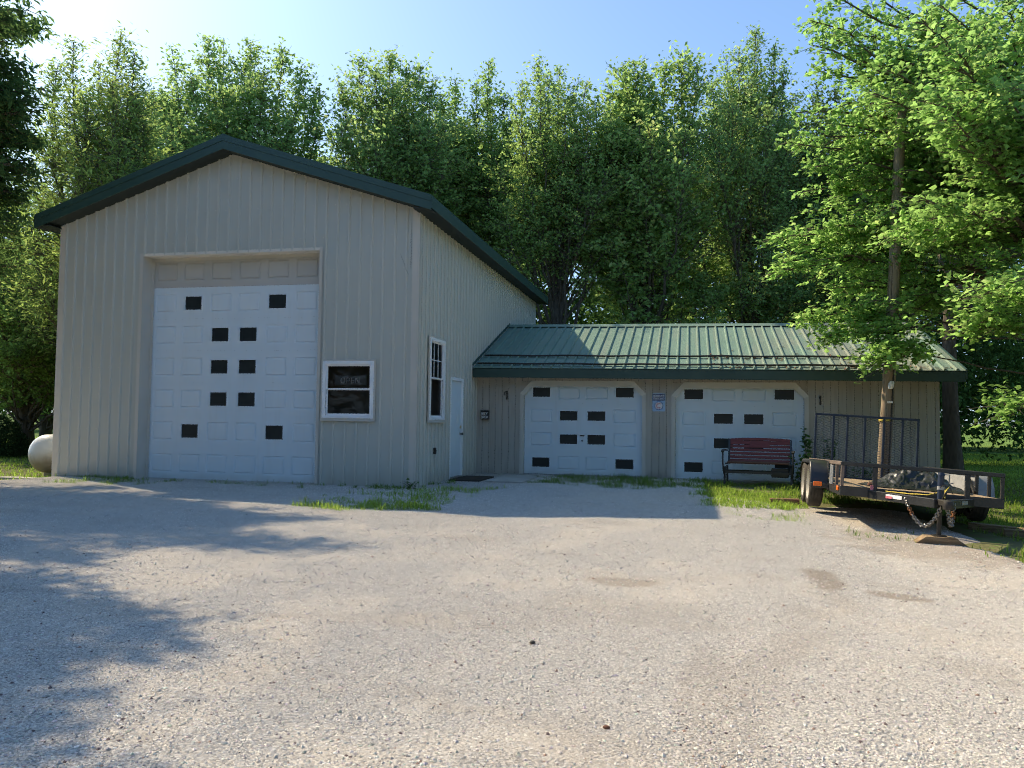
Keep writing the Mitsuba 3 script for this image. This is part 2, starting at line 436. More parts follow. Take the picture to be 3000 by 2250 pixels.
DL, DR, REC, DTOP = -5.728, -1.945, 0.276, 4.385      # big door opening
WF = (-1.815, -0.803, 1.235, 2.288)                   # window in the front wall
WS = (0.616, 1.553, 1.224, 2.796)                     # window in the side wall
DS = (2.041, 2.98, -0.02, 2.114)                      # entry door
barn = thing('barn', 'tall tan ribbed steel pole barn with dark green gable roof and a high overhead door', 'barn')
front_holes = [(DL, DR, -0.2, DTOP), (WF[0] + .02, WF[1] - .02, WF[2] + .02, WF[3] - .02)]
PW = 0.9144
x = -W
while x < -0.01:
    b = min(x + PW, 0.0)
    m = sheet(x, b, -0.12, lambda u: roof_top(u) - 0.12, front_holes, lambda u, z, o: (u, -o, z))
    put('siding_panel', m, 'm_siding', barn)
    x = b
side_holes = [(WS[0] + .02, WS[1] - .02, WS[2] + .02, WS[3] - .02), (DS[0] + .02, DS[1] - .02, -0.2, DS[3] - .02)]
y = 0.0
while y < DEP - 0.01:
    b = min(y + PW, DEP)
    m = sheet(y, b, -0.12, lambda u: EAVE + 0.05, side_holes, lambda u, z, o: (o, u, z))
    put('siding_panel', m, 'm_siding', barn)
    x = b
    y = b
put('rear_wall', cat(sheet(-W, 0, -0.12, lambda u: roof_top(u) - 0.12, [], lambda u, z, o: (u, DEP + o, z)),
                     sheet(0, DEP, -0.12, lambda u: EAVE + 0.05, [], lambda u, z, o: (-W - o, u, z))), 'm_siding', barn)
# rows of screws through the ribs
V = []
for zz in np.arange(.35, 6.2, .61):
    for k in range(-34, 1):
        xx = k * .2286 - .06
        if -W + .1 < xx < -.12 and zz < roof_top(xx) - .3 and not (DL - .08 < xx < DR + .08 and zz < DTOP + .1) and not (WF[0] - .05 < xx < WF[1] + .05 and WF[2] - .08 < zz < WF[3] + .05):
            V.append(box(xx - .007, xx + .007, -.008, .0, zz - .007, zz + .007))
put('screws', cat(*V), 'm_trim_tan', barn, kind='stuff')
# flat corner trims
for cx, s in ((0.0, 1), (-W, -1)):
    v = cat(box(min(cx - s * .11, cx + s * .026), max(cx - s * .11, cx + s * .026), -.026, -.0235, -.1, EAVE + .06),
            box(min(cx + s * .0235, cx + s * .026), max(cx + s * .0235, cx + s * .026), -.026, .11, -.1, EAVE + .03))
    put('corner_trim', v, 'm_trim_tan', barn)
put('interior_floor', box(-W + .03, -.03, .03, DEP - .03, -.1, .0), 'm_concrete', barn)
# roof: ribbed sheets on both slopes, ridge cap, fascia, soffit
YF, YB, OV = -0.34, DEP + 0.34, 0.34
for s in (-1, 1):
    n = 13
    for i in range(n):
        y0, y1 = YF + (YB - YF) * i / n, YF + (YB - YF) * (i + 1) / n
        us = sorted(rib_breaks(y0, y1))
        e = XR + s * (W / 2 + OV)
        V, Fc = [], []
        for k, u in enumerate(us):
            V += [(XR, u, RZ + rib(u)), (e, u, roof_top(e) + rib(u))]
            if k:
                q = 2 * k
                Fc.append((q - 2, q - 1, q + 1, q) if s > 0 else (q - 2, q, q + 1, q - 1))
        put('roof_panel', (np.array(V), np.array(Fc)), 'm_green', barn)
    e = XR + s * (W / 2 + OV)
    et = roof_top(e)
    nx = s * 0.02
    fn = lambda u, v, w: (u, w, v)
    # rake fascia in two steps, front and back
    for yy, d in ((YF, -1), (YB, 1)):
        for nme, t0, t1, w in (('rake_cap', 0.026, -0.088, 0.034), ('rake_fascia', -0.09, -0.245, 0.022)):
            poly = [(XR, RZ + t0), (XR, RZ + t1), (e, et + t1), (e, et + t0)]
            a, b = sorted((yy, yy + d * w))
            put(nme, prism(poly, a, b, fn), 'm_green', barn)
    # eave fascia and side soffit
    put('eave_fascia', box(min(e, e + nx), max(e, e + nx), YF - .02, YB + .02, et - .215, et + .01), 'm_green', barn)
    put('soffit', box(min(e, e - s * OV), max(e, e - s * OV), YF, YB, et - .20, et - .185), 'm_soffit', barn)
    put('soffit', prism([(XR, RZ - .228), (XR, RZ - .24), (e, et - .24), (e, et - .228)], YF, 0.0, fn), 'm_soffit', barn)
put('ridge_cap', prism([(XR - .2, RZ - SL * .2 + .03), (XR, RZ + .045), (XR + .2, RZ - SL * .2 + .03), (XR, RZ + .03)], YF - .03, YB + .03, lambda u, v, w: (u, w, v)), 'm_green', barn)
# door opening: jambs and head
put('door_jamb', cat(box(DL - .015, DL + .0, -.024, REC, -.1, DTOP), box(DL - .075, DL + .0, -.0265, -.024, -.1, DTOP + .06)), 'm_trim_tan', barn)
put('door_jamb', cat(box(DR, DR + .015, -.024, REC, -.1, DTOP), box(DR, DR + .06, -.0265, -.024, -.1, DTOP + .06)), 'm_trim_tan', barn)
put('door_head', cat(box(DL - .015, DR + .015, -.024, REC, DTOP, DTOP + .02), box(DL, DR, -.0265, -.024, DTOP - .005, DTOP + .05)), 'm_trim_cream', barn)
put('door_stop', cat(box(DL, DL + .05, REC - .03, REC - .012, -.05, DTOP), box(DR - .03, DR, REC - .03, REC - .012, -.05, DTOP), box(DL + .05, DR - .03, REC - .03, REC - .012, DTOP - .06, DTOP)), 'm_trim_tan', barn)


def section_door(root, x0, x1, z0, sec_h, nsec, cols, c0, dc, pw, win_w, wins, wz, pz, y, zmax, top_mat=None):
    """A sectional overhead door in the plane y facing -y. wins: {section: columns with a window}; wz, pz: the heights of windows and panels as shares of a section."""
    for k in range(nsec):
        a, b = z0 + k * sec_h, min(z0 + (k + 1) * sec_h, zmax)
        full = a + sec_h
        xs, zs, pans, holes = {x0, x1}, {a + .006, b}, [], []
        for c in range(cols):
            if c in wins.get(k, ()):
                xa, xb = c0 + c * dc, c0 + c * dc + win_w
                za, zb = a + wz[0] * sec_h, min(a + wz[1] * sec_h, b - .004)
                holes.append((xa, xb, za, zb))
                rect = (xa - .045, xb + .045, za - .04, min(zb + .045, b - .002))
            else:
                mx = c0 + c * dc + win_w / 2
                rect = (mx - pw / 2, mx + pw / 2, a + pz[0] * sec_h, min(a + pz[1] * sec_h, b - .002))
                pans.append(rect)
            for e in (0, .016, .034):
                if c in wins.get(k, ()):
                    continue
                xs |= {rect[0] + e, rect[1] - e}
                zs |= {v for v in (rect[2] + e, rect[3] - e) if v < b}
        for h in holes:
            xs |= {h[0], h[1]}; zs |= {h[2], h[3]}
        xs, zs = sorted(xs), sorted(zs)

        def depth(u, v):
            for r in pans:
                if r[0] <= u <= r[1] and r[2] <= v <= r[3]:
                    d = min(u - r[0], r[1] - u, v - r[2], r[3] - v)
                    return 0.020 * max(0, 1 - abs(d - .016) / .0165) if d < .034 else -0.003
            return 0.0
        V = np.array([[u, y + depth(u, v), v] for v in zs for u in xs]); nx = len(xs)
        own, byp = [], {i: [] for i in range(len(pans))}
        for j in range(len(zs) - 1):
            for i in range(nx - 1):
                mu, mv = (xs[i] + xs[i + 1]) / 2, (zs[j] + zs[j + 1]) / 2
                if any(h[0] < mu < h[1] and h[2] < mv < h[3] for h in holes):
                    continue
                q = (j * nx + i, j * nx + i + 1, (j + 1) * nx + i + 1, (j + 1) * nx + i)
                w = next((t for t, r in enumerate(pans) if r[0] < mu < r[1] and r[2] < mv < r[3]), None)
                (own if w is None else byp[w]).append(q)
        body = [(V, np.array(own))]
        body.append(box(x0, x1, y + .004, y + .012, a, a + .006))
        body.append(box(x0, x1, y + .002, y + .04, b - .003, b))
        body.append(box(x0, x0 + .02, y + .015, y + .04, a, b)); body.append(box(x1 - .02, x1, y + .015, y + .04, a, b))
        for h in holes:                                   # moulding round each pane
            for (u0, u1, v0, v1) in ((h[0] - .022, h[0], h[2] - .02, h[3] + .02), (h[1], h[1] + .022, h[2] - .02, h[3] + .02), (h[0], h[1], h[2] - .02, h[2]), (h[0], h[1], h[3], h[3] + .02)):
                body.append(box(u0, u1, y - .009, y + .02, v0, min(v1, b - .001)))
        dm = top_mat if top_mat and k == nsec - 1 else 'm_door'
        put('section', cat(*body), dm, root, label='faded almond top section' if dm != 'm_door' else None)
        for t, fcs in byp.items():
            if fcs:
                used, inv = np.unique(np.array(fcs), return_inverse=True)
                put('panel', (V[used], inv.reshape(-1, 4)), dm, root)
        for h in holes:
            put('window_pane', (np.array([[h[0], y + .012, h[2]], [h[1], y + .012, h[2]], [h[1], y + .012, h[3]], [h[0], y + .012, h[3]]]), np.array([[0, 1, 2, 3]])), 'm_lite', root)


big = nm('overhead_door', barn)
section_door(big, DL + .005, DR - .005, -.013, .634, 7, 6, -5.583, .6105, .46, .367,
             {5: (1, 4), 4: (2, 3), 3: (2, 3), 2: (2, 3), 1: (1, 4)}, (.295, .712), (.22, .79), REC, DTOP - .01, 'm_door_almond')
tag(big, 'tall white overhead door of seven panelled sections with ten small dark windows')
put('bottom_seal', box(DL + .01, DR - .01, REC + .0, REC + .045, -.05, -.012), 'm_rubber_mat', big)


def hung_window(root, w, fn, hmid, grid=None):
    """A double hung window. fn(u, z, o) -> xyz, o outward. w: u0, u1, z0, z1."""
    u0, u1, z0, z1 = w

    def bar(a, b, c, d, o0, o1, ch=.003):
        v, f = box(a, b, o0, o1, c, d, ch)
        return np.array([fn(p[0], p[2], p[1]) for p in v]), f
    ft = .062
    fr = [bar(u0, u0 + ft, z0, z1, .0, .04), bar(u1 - ft, u1, z0, z1, .0, .04), bar(u0 + ft, u1 - ft, z1 - ft, z1, .0, .04), bar(u0 + ft, u1 - ft, z0, z0 + .035, .0, .04)]
    put('frame', cat(*fr), 'm_white', root)
    put('outer_trim', cat(bar(u0 - .03, u0 - .001, z0 - .03, z1 + .03, .0, .03), bar(u1 + .001, u1 + .03, z0 - .03, z1 + .03, .0, .03), bar(u0, u1, z1 + .001, z1 + .03, .0, .03), bar(u0 - .03, u1 + .03, z0 - .055, z0 - .031, .0, .045), bar(u0, u1, z0 - .031, z0 - .001, .0, .03)), 'm_trim_tan', root)
    a, b = u0 + ft, u1 - ft
    st = .028
    lo, hi = z0 + .035, z1 - ft
    put('lower_sash', cat(bar(a, a + st, lo, hmid, -.03, -.005), bar(b - st, b, lo, hmid, -.03, -.005), bar(a + st, b - st, lo, lo + .05, -.03, -.005), bar(a + st, b - st, hmid - .022, hmid, -.03, -.005)), 'm_white', root)
    put('upper_sash', cat(bar(a, a + st, hmid, hi, -.02, .008), bar(b - st, b, hmid, hi, -.02, .008), bar(a + st, b - st, hi - .03, hi, -.02, .008), bar(a, b, hmid - .012, hmid + .014, -.004, .012)), 'm_white', root)
    for z_0, z_1, o in ((lo + .05, hmid - .02, -.02), (hmid + .018, hi - .03, -.006)):
        put('pane', (np.array([fn(u, z, o) for u, z in ((a + st, z_0), (b - st, z_0), (b - st, z_1), (a + st, z_1))]), np.array([[0, 1, 2, 3]])), 'm_glass', root)
    if grid:
        for i in range(1, grid[0]):
            u = a + st + (b - a - 2 * st) * i / grid[0]
            put('muntin', bar(u - .009, u + .009, hmid + .018, hi - .03, -.016, -.002, .002), 'm_white', root)
        for j in range(1, grid[1]):
            z = hmid + .018 + (hi - .03 - hmid - .018) * j / grid[1]
            put('muntin', bar(a + st, b - st, z - .009, z + .009, -.0165, -.0015, .002), 'm_white', root)


win = nm('window', barn)
hung_window(win, WF, lambda u, z, o: (u, -.022 - o, z), 1.775)
tag(win, 'square white framed double hung window with an unlit sign inside')
win = nm('window', barn)
hung_window(win, WS, lambda u, z, o: (.022 + o, u, z), 2.03, (3, 2))
tag(win, 'tall narrow white window with a grid in its upper sash')
# dark blind boards added behind the glass keep the room dark, as curtains would
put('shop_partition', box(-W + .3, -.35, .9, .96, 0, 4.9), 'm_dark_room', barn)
# entry door in the side wall
dr_ = nm('entry_door', barn)
tag(dr_, 'white six panel entry door with brass deadbolt')
y0, y1, z1 = DS[0] + .055, DS[1] - .055, DS[3] - .06
put('casing', cat(box(-.03, .034, DS[0], y0, -.05, DS[3], .003), box(-.03, .034, y1, DS[1], -.05, DS[3], .003), box(-.03, .034, y0, y1, z1, DS[3], .003)), 'm_white', dr_)
put('door_slab', box(-.045, -.006, y0 + .003, y1 - .003, .035, z1 - .003, .002), 'm_door', dr_)
for cy in (0, 1):
    ya = y0 + .10 + cy * ((y1 - y0) / 2 - .025); yb = ya + (y1 - y0) / 2 - .175
    for za, zb in ((.22, .83), (1.02, 1.52), (1.66, 1.92)):
        m = prism([(ya, za), (yb, za), (yb, zb), (ya, zb)], -.006, -.003, lambda u, v, w: (w, u, v))
        inn = prism([(ya + .03, za + .03), (yb - .03, za + .03), (yb - .03, zb - .03), (ya + .03, zb - .03)], -.003, .002, lambda u, v, w: (w, u, v))
        put('panel', cat(m, inn), 'm_door', dr_)
put('threshold', box(-.03, .06, y0, y1, -.02, .03, .004), 'm_steel', dr_)
put('knob', xf(revolve([(0, 0), (.03, 0), (.03, .006), (.011, .012), (.011, .035), (.027, .045), (.028, .06), (.018, .072), (0, .075)], 16), np.array([[0, 0, 1, -.006], [0, 1, 0, 2.885], [1, 0, 0, .925], [0, 0, 0, 1.]])), 'm_dark_metal', dr_, smooth=40)
put('deadbolt', xf(revolve([(0, 0), (.03, 0), (.03, .014), (.022, .024), (0, .026)], 16), np.array([[0, 0, 1, -.006], [0, 1, 0, 2.885], [1, 0, 0, 1.075], [0, 0, 0, 1.]])), 'm_brass', dr_, smooth=40)
put('outlet_box', cat(box(.021, .06, .975, 1.05, .565, .685, .006), box(.06, .068, .985, 1.04, .58, .67, .003)), 'm_dark_metal', barn)
put('foundation', box(-.02, .035, 0, 4.1, -.12, .0), 'm_concrete', barn)

# ------------------------------------------------------------------ the low garage wing
WY, WX = 4.165, 9.85
TILT = -0.0075                              # the wing has settled towards its right end


def wz(x, z):
    return z + TILT * x


def settle(m):
    v, f = m
    v = np.array(v); v[:, 2] += TILT * v[:, 0]
    return v, f


wing = thing('garage', 'low tan board garage wing with green ribbed metal roof and two white doors', 'garage')
EY, EZ, RY, RZW, WSL = 3.72, 2.42, 7.45, 3.78, (3.78 - 2.42) / (7.45 - 3.72)
D1, D2 = (1.129, 3.81), (4.534, 7.224)
BW, DH = 0.155, 2.16
n = int(math.ceil(WX / BW))
for i in range(n):
    a, b = i * BW, min((i + 1) * BW, WX)
    segs = [(a, b, -.1)]
    for d0, d1 in (D1, D2):
        lo, hi = d0 - .04, d1 + .04
        new = []
        for (u, v, z) in segs:
            if v <= lo or u >= hi:
                new.append((u, v, z))
            else:
                if u < lo:
                    new.append((u, lo, z))
                if v > hi:
                    new.append((hi, v, z))
                new.append((max(u, lo), min(v, hi), DH - .02))
        segs = new
    j = 0.0015 * (i % 3)
    for (u, v, z) in segs:
        if v - u > .012:
            put('board', settle(box(u + .0035, v - .0035, WY + j, WY + .018, z, 2.42, .003)), 'm_board', wing)
put('sheathing', cat(box(0.0, D1[0] - .04, WY + .017, WY + .04, -.1, 2.40), box(D1[1] + .04, D2[0] - .04, WY + .017, WY + .04, -.1, 2.40), box(D2[1] + .04, WX, WY + .017, WY + .04, -.1, 2.40), box(D1[0] - .04, D1[1] + .04, WY + .017, WY + .04, 2.2, 2.4), box(D2[0] - .04, D2[1] + .04, WY + .017, WY + .04, 2.2, 2.4)), 'm_dark_metal', wing)
# end wall, back wall
put('end_wall', prism([(WY, -.15), (2 * RY - WY, -.15), (2 * RY - WY, 2.5), (RY, 2.5 + WSL * (RY - WY)), (WY, 2.5)], WX - .02, WX, lambda u, v, w: (w, u, v + TILT * w)), 'm_board', wing)
put('rear_wall', settle(box(0, WX, 2 * RY - WY - .02, 2 * RY - WY, -.15, 2.5)), 'm_board', wing)
put('interior_floor', box(.05, WX - .05, WY + .05, 2 * RY - WY - .05, -.12, -.02), 'm_concrete', wing)
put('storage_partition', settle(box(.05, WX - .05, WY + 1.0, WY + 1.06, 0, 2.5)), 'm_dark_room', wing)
put('slab_edge', box(0.02, 7.6, WY - .07, WY + .06, -.15, .012, .006), 'm_concrete', wing)
# roof panels with ribs
XE0, XE1 = -0.0, 10.22
npan = 11
for i in range(npan):
    a, b = XE0 + .03 + i * .9144, min(XE0 + .03 + (i + 1) * .9144, XE1)
    if i == npan - 1:
        b = XE1
    for s in ((0, 1) if True else ()):
        us = sorted(set(rib_breaks(a, b)))
        V, Fc = [], []
        for k, u in enumerate(us):
            r = rib(u) * 1.35
            ye, yr = (EY, RY) if s == 0 else (2 * RY - EY, RY)
            V += [(u, ye, EZ + r), (u, yr, RZW + r), (u, ye, EZ - .012)]
            if k:
                q = 3 * k
                quad = [(q - 3, q, q + 1, q - 2), (q - 1, q + 2, q, q - 3)]
                Fc += quad if s == 0 else [t[::-1] for t in quad]
        put('roof_panel', settle((np.array(V), np.array(Fc))), 'm_roof', wing)
put('ridge_cap', settle(prism([(RY - .17, RZW - WSL * .17 + .034), (RY, RZW + .06), (RY + .17, RZW - WSL * .17 + .034), (RY, RZW + .035)], .03, XE1 + .015, lambda u, v, w: (w, u, v))), 'm_roof', wing)
put('roof_deck', settle(prism([(EY + .03, EZ - .03), (RY, RZW - .03), (2 * RY - EY - .03, EZ - .03), (2 * RY - EY - .03, EZ - .06), (RY, RZW - .06), (EY + .03, EZ - .06)][:3], .04, XE1 - .02, lambda u, v, w: (w, u, v))), 'm_soffit', wing)
put('eave_fascia', settle(box(.025, XE1 - .01, EY + .02, EY + .045, 2.195, EZ - .018, .004)), 'm_green', wing)
put('soffit', settle(box(.03, XE1 - .04, EY + .045, WY, 2.23, 2.24)), 'm_board', wing)
put('rake_trim', settle(prism([(EY + .01, EZ - .17), (RY, RZW - .17), (RY, RZW + .03), (EY + .01, EZ + .03)], XE1 - .012, XE1 + .02, lambda u, v, w: (w, u, v))), 'm_green', wing)
put('rake_trim', settle(prism([(2 * RY - EY - .01, EZ - .17), (RY, RZW - .17), (RY, RZW + .03), (2 * RY - EY - .01, EZ + .03)], XE1 - .012, XE1 + .02, lambda u, v, w: (w, u, v))), 'm_green', wing)
put('wall_flashing', settle(prism([(EY, EZ + .03), (RY, RZW + .03), (RY, RZW + .10), (EY, EZ + .10)], .027, .034, lambda u, v, w: (w, u, v))), 'm_green', wing)
# snow rails
for yr, xb in ((4.50, 8.25), (3.86, 9.1)):
    zr = EZ + WSL * (yr - EY) + .052
    pts = np.array([[u, yr + .012 * math.sin(u * 2.1), zr + .006 * math.sin(u * 3.7)] for u in np.linspace(.1, xb, 40)])
    put('snow_rail', settle(cat(tube(pts, .02, 6), tube(pts + [0, .03, -.01], .012, 5))), 'm_dark_metal', wing)
# fallen twigs and leaves on the old end of the roof
V = []
for k in range(170):
    u = rng.uniform(5.2, 10.0); yy = EY + abs(rng.normal(0, .9)) % 3.2 if rng.random() < .45 else rng.choice([4.56, 3.92]) + rng.normal(0, .04)
    zz = EZ + WSL * (yy - EY) + .02 + TILT * u
    a = rng.uniform(0, 6.3); s = rng.uniform(.02, .06)
    V.append(beam((u - s * math.cos(a), yy - s * math.sin(a), zz - s * math.sin(a) * WSL), (u + s * math.cos(a), yy + s * math.sin(a), zz + s * math.sin(a) * WSL), .022, .008))
put('leaf_litter', cat(*V), 'm_mulch', wing, kind='stuff')
# doors
for (d0, d1), root_label in zip((D1, D2), ('left white overhead garage door with eight dark windows', 'right white overhead garage door partly behind the bench')):
    g = nm('overhead_door', wing)
    tag(g, root_label)
    zo = TILT * (d0 + d1) / 2
    section_door(g, d0 + .004, d1 - .004, .035 + zo, .5334, 4, 4, d0 + .195, .633, .50, .397, {3: (0, 3), 2: (1, 2), 1: (1, 2), 0: (0, 3)}, (.30, .70), (.20, .78), WY + .10, 2.03 + zo)
    put('bottom_seal', box(d0 + .01, d1 - .01, WY + .105, WY + .14, -.02 + zo, .036 + zo), 'm_rubber_mat', g)
    put('lift_handle', cat(box((d0 + d1) / 2 - .05, (d0 + d1) / 2 + .05, WY + .07, WY + .085, .91 + zo, .935 + zo, .004), box((d0 + d1) / 2 - .01, (d0 + d1) / 2 + .01, WY + .08, WY + .10, .91 + zo, .935 + zo), box((d0 + d1) / 2 - .018, (d0 + d1) / 2 + .018, WY + .085, WY + .10, .79 + zo, .825 + zo, .004)), 'm_dark_metal', g)
    # casing with cut corners
    tw, ch = .085, .27
    y_0, y_1 = WY - .022, WY + .10
    fn = lambda u, v, w: (u, w, v + zo)
    outer = [(d0 - tw, 0), (d0 - tw, DH - ch - .02), (d0 - tw + ch, DH), (d1 + tw - ch, DH), (d1 + tw, DH - ch - .02), (d1 + tw, 0)]
    inner = [(d0, 0), (d0, DH - ch - .065), (d0 + ch - .055, 2.03), (d1 - ch + .055, 2.03), (d1, DH - ch - .065), (d1, 0)]
    for k in range(5):
        put('casing', prism([outer[k], outer[k + 1], inner[k + 1], inner[k]], y_0, y_1, fn), 'm_trim_cream' if k in (1, 2, 3) else 'm_trim_tan', g)
    for a, b, c in (((d0 - .06, 1.90), (d0 - .06, DH - .015), (d0 + .17, DH - .015)), ((d1 + .06, DH - .015), (d1 + .06, 1.90), (d1 - .17, DH - .015))):
        put('board', prism([a, b, c], WY + .002, WY + .018, fn), 'm_board', wing)
# iron hooks on the wall
for hx, hz in ((.735, 1.80), (7.54, 1.74)):
    put('wall_hook', cat(box(hx - .018, hx + .018, WY - .014, WY - .0, hz - .10, hz + .10, .004), tube(bez((hx, WY - .01, hz + .08), (hx - .05, WY - .13, hz + .10), (hx - .02, WY - .12, hz + .0), 8), .012, 6)), 'm_dark_metal', wing, smooth=40)
# service mast on the roof
mx, my = 9.55, 6.55
mz = EZ + WSL * (my - EY) + TILT * mx
put('service_mast', cat(tube([(mx, my, mz - .1), (mx, my, mz + 1.6)], .032, 10), tube([(mx, my, mz + .02), (mx, my, mz + .10)], [.11, .05], 10)), 'm_plastic_grey', wing, smooth=40)
put('weather_head', tube(bez((mx, my, mz + 1.58), (mx, my, mz + 1.78), (mx - .12, my - .04, mz + 1.72), 7), [.04, .055, .06, .06, .06, .055, .05], 10), 'm_plastic_grey', wing, smooth=40)

# ------------------------------------------------------------------ small things round the buildings
# flat sign between the garage doors
sg = thing('parking_sign', 'small blue and white parking sign with a round emblem between the garage doors', 'sign')
sx0, sx1, sz0, sz1 = 4.035, 4.315, 1.47, 1.87
sy = WY - .006


def round_rect(x0, x1, z0, z1, r, n=5):
    P = []
    for cx, cz, a0 in ((x1 - r, z0 + r, -90), (x1 - r, z1 - r, 0), (x0 + r, z1 - r, 90), (x0 + r, z0 + r, 180)):
        for k in range(n + 1):
            a = math.radians(a0 + 90 * k / n)
            P.append((cx + r * math.cos(a), cz + r * math.sin(a)))
    return P


fxz = lambda u, v, w: (u, w, v)
put('plate', prism(round_rect(sx0, sx1, sz0, sz1, .025), sy - .004, sy, fxz), 'm_sign_white', sg)
zb = sz1 - .165
put('header', prism([(sx0 + .008, zb), (sx1 - .008, zb), (sx1 - .008, sz1 - .02), (sx0 + .008, sz1 - .02)], sy - .007, sy - .004, fxz), 'm_navy', sg)


def lettering(text, height, x0, x1, z, y, bold=True):
    m = meshkit.text_mesh(text, height, .002, bold)
    v = np.array(m.vertices); v[:, 0] -= v[:, 0].min(); wd = v[:, 0].max()
    k = min((x1 - x0) / wd, 1.0)
    out = np.stack([(x0 + x1) / 2 - wd * k / 2 + v[:, 0] * k, y - v[:, 2], z + v[:, 1]], 1)
    return out, np.array(m.faces)[:, ::-1]


put('lettering', lettering('RESERVED', .042, sx0 + .02, sx1 - .02, zb + .085, sy - .007), 'm_letter', sg, kind='stuff')
put('lettering', lettering('PARKING', .046, sx0 + .02, sx1 - .02, zb + .022, sy - .007), 'm_letter', sg, kind='stuff')
ex, ez = (sx0 + sx1) / 2, sz0 + .125


def ring(r0, r1, a0=0, a1=360, y=sy - .007, n=36):
    A = np.radians(np.linspace(a0, a1, n))
    V = np.vstack([[(ex + r * math.cos(a), yy, ez + r * math.sin(a)) for a in A] for r in (r0, r1) for yy in (y, y + .003)])
    F = []
    for i in range(n - 1):
        F += [(i, i + 1, 2 * n + i + 1, 2 * n + i), (2 * n + i, 2 * n + i + 1, 3 * n + i + 1, 3 * n + i), (n + i, i, i, i + 1)]
    return V, np.array(F)


put('emblem_disc', ring(.0005, .084, y=sy - .0055), 'm_letter', sg)
put('emblem_ring', ring(.082, .098), 'm_sign_blue', sg)
put('emblem_letter', ring(.036, .058, 40, 320), 'm_sign_red', sg)

kb = thing('key_drop_box', 'small black key drop box with white lettering beside the entry door', 'key box')
put('body', box(.135, .325, WY - .10, WY - .004, 1.235, 1.43, .008), 'm_plastic_black', kb)
put('lid', box(.128, .332, WY - .115, WY - .002, 1.4301, 1.452, .005), 'm_plastic_black', kb)
put('lettering', lettering('KEY', .058, .15, .31, 1.350, WY - .1005), 'm_letter', kb, kind='stuff')
put('lettering', lettering('DROP', .058, .15, .31, 1.265, WY - .1005), 'm_letter', kb, kind='stuff')

# unlit neon lettering hung behind the front window
os_ = thing('open_sign', 'dim unlit open sign hanging inside the square front window', 'sign')
put('lettering', lettering('OPEN', .105, -1.62, -1.02, 1.885, .07, False), 'm_neon_off', os_, kind='stuff')
put('backing', box(-1.64, -1.00, .085, .10, 1.85, 2.03, .004), 'm_plastic_black', os_)

pad = box(.85, 1.62, 1.75, 3.55, -.05, .022, .01)
tag(put('concrete_pad', pad, 'm_concrete'), 'worn concrete pad on the ground before the left end of the garage', 'concrete pad')
tag(put('door_mat', box(.10, .74, 1.75, 3.0, -.02, .025, .008), 'm_rubber_mat'), 'dark rubber mat at the foot of the white entry door', 'mat')
put('slab_left', box(-9.3, -7.82, -.10, .28, -.25, -.06, .01), 'm_concrete') if False else None
tag(put('concrete_beam', box(-9.05, -7.78, -.02, .22, G(-9, 0) - .04, G(-9, 0) + .065, .012), 'm_concrete'), 'pale concrete beam lying on the ground before the gas tank', 'concrete beam')

# ------------------------------------------------------------------ gas tank
tk = thing('gas_tank', 'weathered white horizontal gas tank at the left corner of the barn', 'gas tank')
tr, tz, tx, ty = .415, .375, -8.76, .72
prof = [(0.0001, 0)] + [(tr * math.sin(a), .30 * (1 - math.cos(a))) for a in np.linspace(.12, math.pi / 2, 14)] + [(tr, .45), (tr + .004, .46), (tr + .004, .47), (tr, .48), (tr, 2.3)] + [(tr * math.cos(a), 2.3 + .30 * math.sin(a)) for a in np.linspace(.1, math.pi / 2 - .02, 14)]
v, f = revolve(prof, 48)
put('body', (np.stack([tx + v[:, 0], ty + v[:, 2], tz + v[:, 1]], 1), f), 'm_tank', tk, smooth=50)
v, f = revolve([(.17, -.12), (.17, .03), (.16, .07), (.10, .105), (0, .115)], 20)
put('valve_dome', (v + [tx, ty + 1.4, tz + tr + .02], f), 'm_tank', tk, smooth=40)
for yy in (ty + .55, ty + 2.0):
    put('foot', box(tx - .26, tx + .26, yy - .06, yy + .06, G(tx, yy) - .05, tz - .30, .01), 'm_concrete', tk)

# ------------------------------------------------------------------ bench (slatted glider)
bn = thing('bench', 'red slatted glider bench on a black frame before the right garage door', 'bench')
BM = rotz(math.radians(-9), (6.22, 3.28, G(6.22, 3.3)))     # local x along the bench, -y to the front
LB = 1.22


def bput(name, m, mt, **k):
    return put(name, xf(m, BM), mt, bn, **k)


def back_pt(h):   # the back leans backwards: h metres up along it
    return .14 + h * .26, .42 + h * .965


for k, h in enumerate((.05, .125, .20, .275, .35, .43)):
    yb, zb_ = back_pt(h)
    x0, x1 = -LB / 2 + .02, LB / 2 - .02
    hh = .028 if k < 5 else .04
    bul = .03 * 0
    bput('back_slat', beam((x0, yb, zb_), (x1, yb, zb_), .022, 2 * hh, (0, .26, .965), .004), 'm_red_slat')
yb, zb_ = back_pt(.485)
pts = [(u, yb + .0, zb_ + .022 * (1 - (2 * u / LB) ** 2)) for u in np.linspace(-LB / 2 + .02, LB / 2 - .02, 9)]
bput('top_rail', cat(*[beam(p, q, .024, .05, (0, .26, .965)) for p, q in zip(pts, pts[1:])]), 'm_red_slat')
yb, zb_ = back_pt(.40)
bput('plaque', beam((-.20, yb - .017, zb_), (.20, yb - .017, zb_), .012, .15, (0, .26, .965), .004), 'm_red_slat')
for k in range(6):
    yy = .10 - k * .088
    bput('seat_slat', box(-LB / 2 + .02, LB / 2 - .02, yy - .035, yy + .035, .41 + .012 * abs(k - 2.5), .432 + .012 * abs(k - 2.5), .004), 'm_brown_slat')
